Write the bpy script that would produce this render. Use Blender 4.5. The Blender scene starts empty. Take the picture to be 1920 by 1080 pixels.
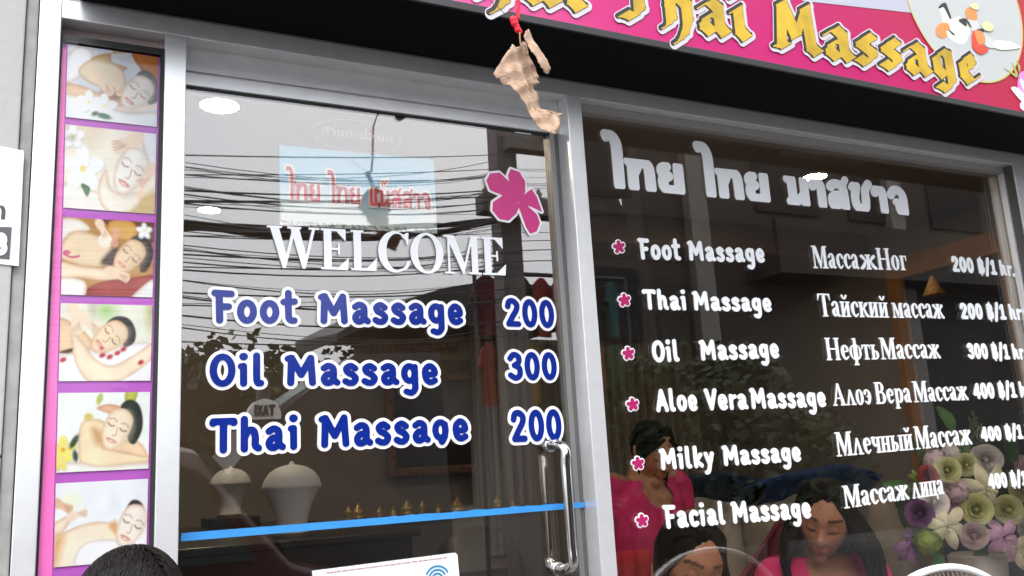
import bpy, bmesh, math, random
import numpy as np
from mathutils import Vector, Matrix, Euler
from mathutils.geometry import tessellate_polygon
R = math.radians
S = bpy.context.scene
COL = S.collection
random.seed(7)

# ------------------------------------------------------------------ camera
CAM = Vector((0.0, -1.9, 1.44))
FPX = 1684.72                                   # focal length in pixels of a 1920 wide picture
CR = Vector((0.89547078, -0.44146575, -0.05692158))
CU = Vector((-0.03909797, -0.20539439, 0.977898))
CF = Vector((0.44339985, 0.87345357, 0.20118509))
cd = bpy.data.cameras.new('camera'); cam = bpy.data.objects.new('camera', cd); COL.objects.link(cam)
cd.sensor_width = 36; cd.lens = FPX / 1920 * 36; cd.clip_start = 0.02; cd.clip_end = 500
cam.matrix_world = Matrix((( CR.x, CU.x, -CF.x, CAM.x), (CR.y, CU.y, -CF.y, CAM.y), (CR.z, CU.z, -CF.z, CAM.z), (0, 0, 0, 1)))
S.camera = cam
# ------------------------------------------------------------------ overcast sky, soft sun, exposure
w = bpy.data.worlds.new('World'); S.world = w; w.use_nodes = True
nt = w.node_tree; nt.nodes.clear()
SUN_EL, SUN_ROT = R(60), R(215)
sky = nt.nodes.new('ShaderNodeTexSky'); sky.sky_type = 'NISHITA'; sky.sun_disc = False
sky.sun_elevation = SUN_EL; sky.sun_rotation = SUN_ROT; sky.air_density = 1.0; sky.dust_density = 3.0
hs = nt.nodes.new('ShaderNodeHueSaturation'); hs.inputs['Saturation'].default_value = 0.22
bg = nt.nodes.new('ShaderNodeBackground'); bg.inputs['Strength'].default_value = 0.15
wo = nt.nodes.new('ShaderNodeOutputWorld')
cl = nt.nodes.new('ShaderNodeTexNoise'); cl.inputs['Scale'].default_value = 2.2; cl.inputs['Detail'].default_value = 4   # cloud cover
cr_ = nt.nodes.new('ShaderNodeValToRGB'); cr_.color_ramp.elements[0].position = .35; cr_.color_ramp.elements[1].position = .7
cr_.color_ramp.elements[0].color = (.80, .85, .93, 1); cr_.color_ramp.elements[1].color = (.98, 1.0, 1.04, 1)
cm = nt.nodes.new('ShaderNodeVectorMath'); cm.operation = 'SCALE'; cm.inputs['Scale'].default_value = 15.0
mx_ = nt.nodes.new('ShaderNodeMix'); mx_.data_type = 'RGBA'; mx_.inputs['Factor'].default_value = .85
gd = nt.nodes.new('ShaderNodeTexCoord'); gs_ = nt.nodes.new('ShaderNodeSeparateXYZ'); gm_ = nt.nodes.new('ShaderNodeMapRange')   # cloud is brighter overhead
gm_.inputs['From Min'].default_value = 0; gm_.inputs['From Max'].default_value = 1; gm_.inputs['To Min'].default_value = .62; gm_.inputs['To Max'].default_value = 1.35
gx_ = nt.nodes.new('ShaderNodeVectorMath'); gx_.operation = 'SCALE'
nt.links.new(gd.outputs['Generated'], gs_.inputs[0]); nt.links.new(gs_.outputs['Z'], gm_.inputs['Value']); nt.links.new(gm_.outputs[0], gx_.inputs['Scale'])
nt.links.new(cl.outputs['Fac'], cr_.inputs[0]); nt.links.new(cr_.outputs[0], gx_.inputs[0]); nt.links.new(gx_.outputs[0], cm.inputs[0])
nt.links.new(sky.outputs[0], hs.inputs['Color']); nt.links.new(hs.outputs[0], mx_.inputs['A']); nt.links.new(cm.outputs[0], mx_.inputs['B'])
nt.links.new(mx_.outputs['Result'], bg.inputs['Color']); nt.links.new(bg.outputs[0], wo.inputs[0])
sl = bpy.data.lights.new('sun', 'SUN'); sl.energy = 1.5; sl.angle = R(22); sl.color = (1, .97, .92)
so = bpy.data.objects.new('sun', sl); COL.objects.link(so)
# direction towards the sun: front left of the shop, high
sd = Vector((-0.55 * math.cos(SUN_EL), -0.83 * math.cos(SUN_EL), math.sin(SUN_EL)))
so.rotation_euler = sd.to_track_quat('Z', 'Y').to_euler()
S.view_settings.view_transform = 'Standard'; S.view_settings.look = 'None'
S.view_settings.exposure = 0.9; S.view_settings.gamma = 1
S.cycles.transparent_max_bounces = 24; S.cycles.max_bounces = 10

# ------------------------------------------------------------------ helpers
def at(px, py, y):
    """point of the place seen at a pixel of the 1920x1080 photograph, at depth y (y = 0 is the shop front)"""
    d = CF * FPX + CR * (px - 960) - CU * (py - 540)
    return CAM + d * ((y - CAM.y) / d.y)
GLASS_Y = 0.06
def refl(px, py, Y):
    """place in the street that the glass shows at a pixel; Y = distance beyond the glass plane"""
    p = at(px, py, GLASS_Y + Y); return Vector((p.x, GLASS_Y - Y, p.z))
def lin(c): return tuple((x / 12.92 if x <= .04045 else ((x + .055) / 1.055) ** 2.4) for x in c)
def s8(r, g, b): return lin((r / 255, g / 255, b / 255))
MATS = {}
def mat(name, col, rough=.6, metal=0, spec=.5, var=.0, scale=8, bump=0, ior=None, emit=None, trans=None):
    if name in MATS: return MATS[name]
    m = bpy.data.materials.new(name); m.use_nodes = True; n = m.node_tree; b = n.nodes['Principled BSDF']
    b.inputs['Base Color'].default_value = (*col, 1); b.inputs['Roughness'].default_value = rough
    b.inputs['Metallic'].default_value = metal; b.inputs['Specular IOR Level'].default_value = spec
    if ior: b.inputs['IOR'].default_value = ior
    if emit:
        b.inputs['Emission Color'].default_value = (*emit[0], 1); b.inputs['Emission Strength'].default_value = emit[1]
    if var or bump:
        tc = n.nodes.new('ShaderNodeTexCoord'); nz = n.nodes.new('ShaderNodeTexNoise')
        nz.inputs['Scale'].default_value = scale; nz.inputs['Detail'].default_value = 6
        n.links.new(tc.outputs['Object'], nz.inputs['Vector'])
        if var:
            rp = n.nodes.new('ShaderNodeValToRGB')
            rp.color_ramp.elements[0].position = .3; rp.color_ramp.elements[1].position = .7
            rp.color_ramp.elements[0].color = (*[c * (1 - var) for c in col], 1)
            rp.color_ramp.elements[1].color = (*[min(1, c * (1 + var)) for c in col], 1)
            n.links.new(nz.outputs['Fac'], rp.inputs[0]); n.links.new(rp.outputs[0], b.inputs['Base Color'])
        if bump:
            bp = n.nodes.new('ShaderNodeBump'); bp.inputs['Strength'].default_value = bump; bp.inputs['Distance'].default_value = .01
            n.links.new(nz.outputs['Fac'], bp.inputs['Height']); n.links.new(bp.outputs[0], b.inputs['Normal'])
    MATS[name] = m; return m
def vmat(name, rough=.6, spec=.3):
    if name in MATS: return MATS[name]
    m = bpy.data.materials.new(name); m.use_nodes = True; n = m.node_tree; b = n.nodes['Principled BSDF']
    a = n.nodes.new('ShaderNodeAttribute'); a.attribute_name = 'Col'
    n.links.new(a.outputs['Color'], b.inputs['Base Color'])
    b.inputs['Roughness'].default_value = rough; b.inputs['Specular IOR Level'].default_value = spec
    MATS[name] = m; return m
def glassmat(name, r0=.15, tint=(.93, .90, .865)):
    m = bpy.data.materials.new(name); m.use_nodes = True; n = m.node_tree; n.nodes.clear()
    o = n.nodes.new('ShaderNodeOutputMaterial'); mx = n.nodes.new('ShaderNodeMixShader')
    t = n.nodes.new('ShaderNodeBsdfTransparent'); t.inputs[0].default_value = (*tint, 1)
    g = n.nodes.new('ShaderNodeBsdfGlossy'); g.inputs['Roughness'].default_value = 0.0
    lw = n.nodes.new('ShaderNodeLayerWeight'); lw.inputs['Blend'].default_value = .5
    p = n.nodes.new('ShaderNodeMath'); p.operation = 'POWER'; p.inputs[1].default_value = 5
    q = n.nodes.new('ShaderNodeMath'); q.operation = 'MULTIPLY_ADD'; q.inputs[1].default_value = 1 - r0; q.inputs[2].default_value = r0
    n.links.new(lw.outputs['Facing'], p.inputs[0]); n.links.new(p.outputs[0], q.inputs[0]); n.links.new(q.outputs[0], mx.inputs[0])
    n.links.new(t.outputs[0], mx.inputs[1]); n.links.new(g.outputs[0], mx.inputs[2]); n.links.new(mx.outputs[0], o.inputs[0])
    MATS[name] = m; return m
def thing(name, label, cat, loc=(0, 0, 0), group=None):
    o = bpy.data.objects.new(name, None); COL.objects.link(o); o.location = loc; o.empty_display_size = .1
    tag(o, label, cat, group); return o
def tag(o, label, cat, group=None):
    o['label'] = label; o['category'] = cat
    if group: o['group'] = group
    return o
def struct(o): o['kind'] = 'structure'; return o
def link(name, me, m, parent=None, label=None):
    o = bpy.data.objects.new(name, me); COL.objects.link(o)
    for mm in (m if isinstance(m, (list, tuple)) else [m]): me.materials.append(mm)
    if parent:
        o.parent = parent
        o.matrix_parent_inverse = Matrix.Translation(parent.location).inverted() if parent.type == 'EMPTY' else parent.matrix_basis.inverted()
    if label: o['label'] = label
    return o
def fin(name, bm, m, parent=None, smooth=False, label=None):
    bmesh.ops.recalc_face_normals(bm, faces=bm.faces)
    me = bpy.data.meshes.new(name); bm.to_mesh(me); bm.free()
    if smooth:
        for p in me.polygons: p.use_smooth = True
    return link(name, me, m, parent, label)
def box(bm, x0, x1, y0, y1, z0, z1, bev=0, M=None):
    r = bmesh.ops.create_cube(bm, size=1)['verts']
    for v in r:
        v.co = Vector(((x0 + x1) / 2 + v.co.x * (x1 - x0), (y0 + y1) / 2 + v.co.y * (y1 - y0), (z0 + z1) / 2 + v.co.z * (z1 - z0)))
    if bev:
        es = list({e for v in r for e in v.link_edges})
        k = bmesh.ops.bevel(bm, geom=es, offset=bev, segments=2, affect='EDGES', profile=.6)
        r = list({v for f in k['faces'] for v in f.verts} | {v for v in r if v.is_valid})
    if M is not None:
        for v in r: v.co = M @ v.co
    return r
def loft(bm, rings, cap=True, closed=True):
    """rings: lists of equal length of points"""
    vs = [[bm.verts.new(p) for p in r] for r in rings]
    n = len(vs[0])
    for a, b in zip(vs, vs[1:]):
        for i in range(n if closed else n - 1):
            j = (i + 1) % n
            try: bm.faces.new((a[i], a[j], b[j], b[i]))
            except ValueError: pass
    if cap and closed:
        for r in (vs[0][::-1], vs[-1]):
            try: bm.faces.new(r)
            except ValueError: pass
    return vs
def frames(pts):
    pts = [Vector(p) for p in pts]; out = []; up = None
    for i, p in enumerate(pts):
        t = (pts[min(i + 1, len(pts) - 1)] - pts[max(i - 1, 0)]).normalized()
        if up is None:
            up = Vector((0, 0, 1)) if abs(t.z) < .9 else Vector((1, 0, 0))
        a = (up - t * up.dot(t))
        a = a.normalized() if a.length > 1e-6 else t.orthogonal().normalized()
        up = a; out.append((p, a, t.cross(a)))
    return out
def tube(bm, pts, rad, n=10, flat=1.0):
    fr = frames(pts)
    if not isinstance(rad, (list, tuple)): rad = [rad] * len(fr)
    loft(bm, [[p + (a * math.cos(2 * math.pi * k / n) + b * math.sin(2 * math.pi * k / n) * flat) * r for k in range(n)] for (p, a, b), r in zip(fr, rad)])
def catmull(pts, k=6, closed=False):
    P = [Vector(p) for p in pts]; out = []; n = len(P)
    for i in range(n if closed else n - 1):
        p0, p1, p2, p3 = (P[(i - 1) % n], P[i], P[(i + 1) % n], P[(i + 2) % n]) if closed else (P[max(i - 1, 0)], P[i], P[i + 1], P[min(i + 2, n - 1)])
        for j in range(k):
            t = j / k
            out.append(.5 * ((2 * p1) + (p2 - p0) * t + (2 * p0 - 5 * p1 + 4 * p2 - p3) * t * t + (3 * p1 - p0 - 3 * p2 + p3) * t ** 3))
    if not closed: out.append(P[-1])
    return out
def ball(bm, c, r, seg=16, M=None):
    if not isinstance(r, (list, tuple)): r = (r, r, r)
    vs = bmesh.ops.create_uvsphere(bm, u_segments=seg, v_segments=max(6, seg * 2 // 3), radius=1)['verts']
    for v in vs:
        q = Vector((v.co.x * r[0], v.co.y * r[1], v.co.z * r[2]))
        if M is not None: q = M @ q
        v.co = q + Vector(c)
    return vs
def lathe(bm, c, prof, n=28, cap=True):
    loft(bm, [[Vector((c[0] + r * math.cos(2 * math.pi * k / n), c[1] + r * math.sin(2 * math.pi * k / n), c[2] + z)) for k in range(n)] for r, z in prof], cap)
def remesh(bm, voxel, smooth=3, name='m'):
    bmesh.ops.recalc_face_normals(bm, faces=bm.faces)
    me = bpy.data.meshes.new(name + '_src'); bm.to_mesh(me); bm.free()
    o = bpy.data.objects.new(name + '_tmp', me); COL.objects.link(o)
    d = o.modifiers.new('r', 'REMESH'); d.mode = 'VOXEL'; d.voxel_size = voxel
    if smooth:
        s = o.modifiers.new('s', 'SMOOTH'); s.factor = .5; s.iterations = smooth
    dg = bpy.context.evaluated_depsgraph_get(); dg.update()
    out = bpy.data.meshes.new_from_object(o.evaluated_get(dg)); out.name = name
    bpy.data.objects.remove(o); bpy.data.meshes.remove(me)
    for p in out.polygons: p.use_smooth = True
    return out
def setcol(me, cols):
    a = me.color_attributes.new('Col', 'FLOAT_COLOR', 'POINT')
    c = np.ones((len(me.vertices), 4), np.float32); c[:, :3] = cols; a.data.foreach_set('color', c.ravel())
def coords(me):
    c = np.empty(len(me.vertices) * 3, np.float32); me.vertices.foreach_get('co', c); return c.reshape(-1, 3)

# ------------------------------------------------------------------ flat shapes: signed distance -> outline -> solid sheet
def sd_poly(P, X, Y):
    P = np.asarray(P, float); d = np.full(X.shape, 1e9); s = np.zeros(X.shape, bool)
    for i in range(len(P)):
        a, b = P[i], P[(i + 1) % len(P)]; e = b - a; L = max(e @ e, 1e-12)
        t = np.clip(((X - a[0]) * e[0] + (Y - a[1]) * e[1]) / L, 0, 1)
        d = np.minimum(d, np.hypot(X - a[0] - t * e[0], Y - a[1] - t * e[1]))
        c = ((a[1] <= Y) & (Y < b[1])) | ((b[1] <= Y) & (Y < a[1]))
        if abs(e[1]) > 1e-12: s ^= c & (X < a[0] + (Y - a[1]) / e[1] * e[0])
    return np.where(s, -d, d)
def sd_line(P, X, Y):
    d = np.full(X.shape, 1e9)
    for a, b in zip(P, P[1:]):
        e0, e1 = b[0] - a[0], b[1] - a[1]; L = max(e0 * e0 + e1 * e1, 1e-12)
        t = np.clip(((X - a[0]) * e0 + (Y - a[1]) * e1) / L, 0, 1)
        d = np.minimum(d, np.hypot(X - a[0] - t * e0, Y - a[1] - t * e1) - (a[2] + t * (b[2] - a[2])))
    return d
def smooth2(pts, k=5):
    return [(p.x, p.y, p.z) for p in catmull(pts, k)]
def ellp(cx, cy, rx, ry, rot=0, n=36):
    c, s = math.cos(rot), math.sin(rot)
    return [(cx + rx * math.cos(t) * c - ry * math.sin(t) * s, cy + rx * math.cos(t) * s + ry * math.sin(t) * c) for t in np.linspace(0, 2 * math.pi, n, endpoint=False)]
def sdf(prims, X, Y):
    d = np.full(X.shape, 1e9)
    for k, P in prims:
        if k == 'l': d = np.minimum(d, sd_line(P, X, Y))
        elif k == 'p': d = np.minimum(d, sd_poly(P, X, Y))
        elif k == '-p': d = np.maximum(d, -sd_poly(P, X, Y))
    return d
def bounds(prims):
    xs = [q[0] for k, P in prims if k != '-p' for q in P]; ys = [q[1] for k, P in prims if k != '-p' for q in P]
    rm = max([q[2] for k, P in prims if k == 'l' for q in P] or [0])
    return min(xs) - rm, max(xs) + rm, min(ys) - rm, max(ys) + rm
def contours(prims, off=0.0, h=.018):
    x0, x1, y0, y1 = bounds(prims); m = max(off, 0) + 3 * h
    xs = np.arange(x0 - m, x1 + m + h, h); ys = np.arange(y0 - m, y1 + m + h, h)
    X, Y = np.meshgrid(xs, ys); D = sdf(prims, X, Y) - off
    D = np.where(np.abs(D) < 1e-9, 1e-9, D); I = D < 0
    nxt = {}
    def pt(e):
        (j, i), (l, k) = e; a, b = D[j, i], D[l, k]; t = a / (a - b)
        return (xs[i] + t * (xs[k] - xs[i]), ys[j] + t * (ys[l] - ys[j]))
    code = I[:-1, :-1] * 1 + I[:-1, 1:] * 2 + I[1:, 1:] * 4 + I[1:, :-1] * 8
    J, K = np.nonzero((code > 0) & (code < 15))
    T = {1: [(3, 0)], 2: [(0, 1)], 3: [(3, 1)], 4: [(1, 2)], 5: [(3, 0), (1, 2)], 6: [(0, 2)], 7: [(3, 2)], 8: [(2, 3)], 9: [(2, 0)], 10: [(0, 1), (2, 3)], 11: [(2, 1)], 12: [(1, 3)], 13: [(1, 0)], 14: [(0, 3)]}
    for j, i in zip(J.tolist(), K.tolist()):
        E = [((j, i), (j, i + 1)), ((j, i + 1), (j + 1, i + 1)), ((j + 1, i), (j + 1, i + 1)), ((j, i), (j + 1, i))]
        for a, b in T[int(code[j, i])]: nxt[E[a]] = E[b]
    loops = []
    while nxt:
        s, e = next(iter(nxt.items())); L = [s]; nxt.pop(s)
        while e != s and e in nxt: L.append(e); e = nxt.pop(e)
        if len(L) > 4: loops.append(rdp([pt(q) for q in L], h * .12))
    return loops
def rdp(P, eps):
    P = np.array(P); n = len(P); k = int(np.argmax(np.hypot(*(P - P[0]).T))); keep = {0, k}
    st = [(0, k), (k, n)]
    while st:
        a, b = st.pop(); A, B = P[a], P[b % n]; e = B - A; L = max(np.hypot(*e), 1e-9)
        if b - a < 2: continue
        q = P[a + 1:b]; d = np.abs((q[:, 0] - A[0]) * e[1] - (q[:, 1] - A[1]) * e[0]) / L
        i = int(np.argmax(d))
        if d[i] > eps: keep.add(a + 1 + i); st += [(a, a + 1 + i), (a + 1 + i, b)]
    return [tuple(P[i]) for i in sorted(keep)]
def sheet(bm, loops, f, y0, y1):
    """solid sheet: outline mapped to 3-D by f(u, v, y); y0 = front, y1 = back"""
    if not loops: return
    def area(L): return sum(p[0] * q[1] - q[0] * p[1] for p, q in zip(L, L[1:] + L[:1])) / 2
    def inside(p, L):
        c = False
        for a, b in zip(L, L[1:] + L[:1]):
            if (a[1] > p[1]) != (b[1] > p[1]) and p[0] < (b[0] - a[0]) * (p[1] - a[1]) / (b[1] - a[1]) + a[0]: c = not c
        return c
    loops = [list(L) for L in loops]
    depth = [sum(inside(L[0], K) for K in loops if K is not L) for L in loops]
    start = [0]
    for L in loops: start.append(start[-1] + len(L))
    tri = []
    for i, L in enumerate(loops):
        if depth[i] % 2: continue
        G = [i] + [j for j in range(len(loops)) if depth[j] == depth[i] + 1 and inside(loops[j][0], L)]
        want = abs(area(L)) - sum(abs(area(loops[j])) for j in G[1:]); best = None
        for k in range(30):
            an = .37 * k; jt = 0 if k < 6 else 2e-4; c, s_ = math.cos(an), math.sin(an)
            T = tessellate_polygon([[Vector((u * c - v * s_ + random.uniform(-jt, jt), u * s_ + v * c + random.uniform(-jt, jt), 0)) for u, v in loops[j]] for j in G])
            fl = [(q, start[j] + n_) for j in G for n_, q in enumerate(loops[j])]
            got = sum(abs(area([fl[x][0] for x in t])) for t in T)
            if best is None or abs(got - want) < best[0]: best = (abs(got - want), [[fl[x][1] for x in t] for t in T])
            if best[0] < .004 * want: break
        if best[0] > .01 * want: print('TESS', best[0], want, len(L), len(G))
        tri += best[1]
    flat = [q for L in loops for q in L]
    A = [bm.verts.new(f(u, v, y0)) for u, v in flat]; B = [bm.verts.new(f(u, v, y1)) for u, v in flat]
    for t in tri:
        for V in ([A[i] for i in t], [B[i] for i in reversed(t)]):
            try: bm.faces.new(V)
            except ValueError: pass
    k = 0
    for L in loops:
        n = len(L)
        for i in range(n):
            a, b = k + i, k + (i + 1) % n
            try: bm.faces.new((A[a], A[b], B[b], B[a]))
            except ValueError: pass
        k += n
# ------------------------------------------------------------------ letter shapes (drawn here, no font files)
def arc(cx, cy, rx, ry, a0=0, a1=360, r=.11, n=26):
    return ('l', [(cx + rx * math.cos(R(t)), cy + ry * math.sin(R(t)), r) for t in np.linspace(a0, a1, n)])
def st(*p, r=.11): return ('l', [(q[0], q[1], q[2] if len(q) > 2 else r) for q in p])
def sm(*p, r=.11): return ('l', smooth2([(q[0], q[1], q[2] if len(q) > 2 else r) for q in p]))
def rounded(c):
    """rounded bold hand: (strokes, advance)"""
    G = {
     'F': ([st((.20, .11), (.18, .88)), st((.07, .90), (.5, .88)), st((.2, .5), (.43, .51))], .60),
     'o': ([arc(.29, .37, .175, .26)], .58), 't': ([sm((.20, .94), (.20, .3), (.24, .14), (.36, .12)), st((.07, .67), (.37, .69))], .46),
     'M': ([st((.08, .84), (.15, .87)), st((.14, .12), (.17, .87), (.42, .36), (.68, .87), (.72, .12))], .88),
     'a': ([sm((.12, .56), (.24, .63), (.36, .56), (.38, .4), (.38, .22), (.47, .12)), sm((.36, .38), (.2, .36), (.12, .24), (.17, .12), (.28, .12), (.37, .22))], .57),
     's': ([sm((.37, .55), (.25, .63), (.13, .55), (.17, .43), (.29, .36), (.38, .25), (.32, .12), (.2, .105), (.1, .16))], .5),
     'g': ([arc(.26, .39, .155, .235), sm((.42, .6), (.42, .1), (.41, -.1), (.31, -.22), (.16, -.18))], .57),
     'q': ([arc(.26, .39, .155, .235), st((.40, .55), (.40, .30)), sm((.25, .06, .08), (.30, .03, .10), (.40, .2, .10))], .57),
     'e': ([sm((.14, .35), (.40, .37), (.38, .54), (.26, .63), (.14, .52), (.12, .34), (.17, .17), (.28, .105), (.41, .16))], .54),
     'O': ([arc(.35, .5, .24, .39)], .70), 'i': ([st((.16, .62), (.16, .11)), st((.1, .61), (.16, .62)), st((.155, .9), (.165, .9), r=.125)], .34),
     'l': ([sm((.13, .93), (.13, .3), (.16, .13), (.24, .12))], .38),
     'T': ([st((.07, .84), (.08, .88), (.58, .88), (.59, .84)), st((.33, .88), (.33, .11))], .68),
     'h': ([st((.14, .92), (.14, .11)), sm((.14, .42), (.24, .6), (.37, .6), (.42, .42), (.42, .2), (.5, .12))], .62),
     'A': ([st((.1, .11), (.32, .89), (.56, .11)), st((.2, .36), (.47, .36))], .66), 'V': ([st((.1, .88), (.33, .12), (.56, .88))], .64),
     'r': ([st((.14, .62), (.14, .11)), sm((.14, .42), (.22, .56), (.36, .6))], .44), 'k': ([st((.14, .92), (.14, .11)), st((.42, .6), (.17, .34), (.44, .12))], .54),
     'y': ([st((.12, .62), (.29, .16)), sm((.46, .62), (.3, .12), (.22, -.14), (.1, -.2))], .56),
     'c': ([sm((.4, .55), (.27, .63), (.14, .52), (.12, .36), (.16, .18), (.27, .105), (.4, .16))], .5),
     '2': ([sm((.11, .7), (.16, .86), (.3, .89), (.43, .77), (.4, .58), (.27, .38), (.12, .12)), st((.12, .12), (.46, .12))], .56),
     '0': ([arc(.29, .5, .175, .39)], .58),
     '3': ([sm((.12, .76), (.24, .89), (.41, .82), (.41, .63), (.26, .53)), sm((.26, .53), (.43, .42), (.43, .2), (.28, .105), (.11, .2))], .56),
     '4': ([st((.40, .11), (.40, .88), (.10, .32), (.52, .32))], .6),
     '1': ([st((.14, .74), (.28, .88), (.28, .12)), st((.13, .12), (.43, .12))], .54), '/': ([st((.09, -.02), (.33, 1.0))], .42),
     '8': ([arc(.29, .69, .15, .2), arc(.29, .3, .18, .2)], .58),
     '฿': ([st((.14, .12), (.14, .88)), sm((.14, .88), (.34, .86), (.4, .7), (.32, .54), (.14, .52)), sm((.14, .52), (.38, .48), (.45, .3), (.36, .14), (.14, .12)), st((.28, -.06, .05), (.28, 1.06, .05))], .58),
     '.': ([st((.12, .11), (.125, .11), r=.12)], .26),
     'W': ([st((.09, .88), (.25, .12), (.42, .7), (.6, .12), (.76, .88))], .86), 'N': ([st((.12, .12), (.12, .88), (.52, .12), (.52, .88))], .66),
     'I': ([st((.13, .12), (.13, .88))], .28), 'X': ([st((.1, .12), (.5, .88)), st((.1, .88), (.5, .12))], .62),
     'C': ([sm((.52, .76), (.35, .89), (.14, .7), (.12, .45), (.2, .18), (.36, .1), (.53, .24))], .62), 'D': ([st((.12, .12), (.12, .88)), sm((.12, .88), (.4, .84), (.54, .5), (.4, .16), (.12, .12))], .66),
     'w': ([st((.09, .62), (.22, .12), (.35, .5), (.48, .12), (.61, .62))], .7), 'f': ([sm((.4, .88), (.26, .88), (.2, .7), (.2, .11)), st((.08, .58), (.36, .58))], .44),
    }
    return G[c]
def rc(x0, y0, x1, y1): return ('p', [(x0, y0), (x1, y0), (x1, y1), (x0, y1)])
def pl(*p): return ('p', list(p))
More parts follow.
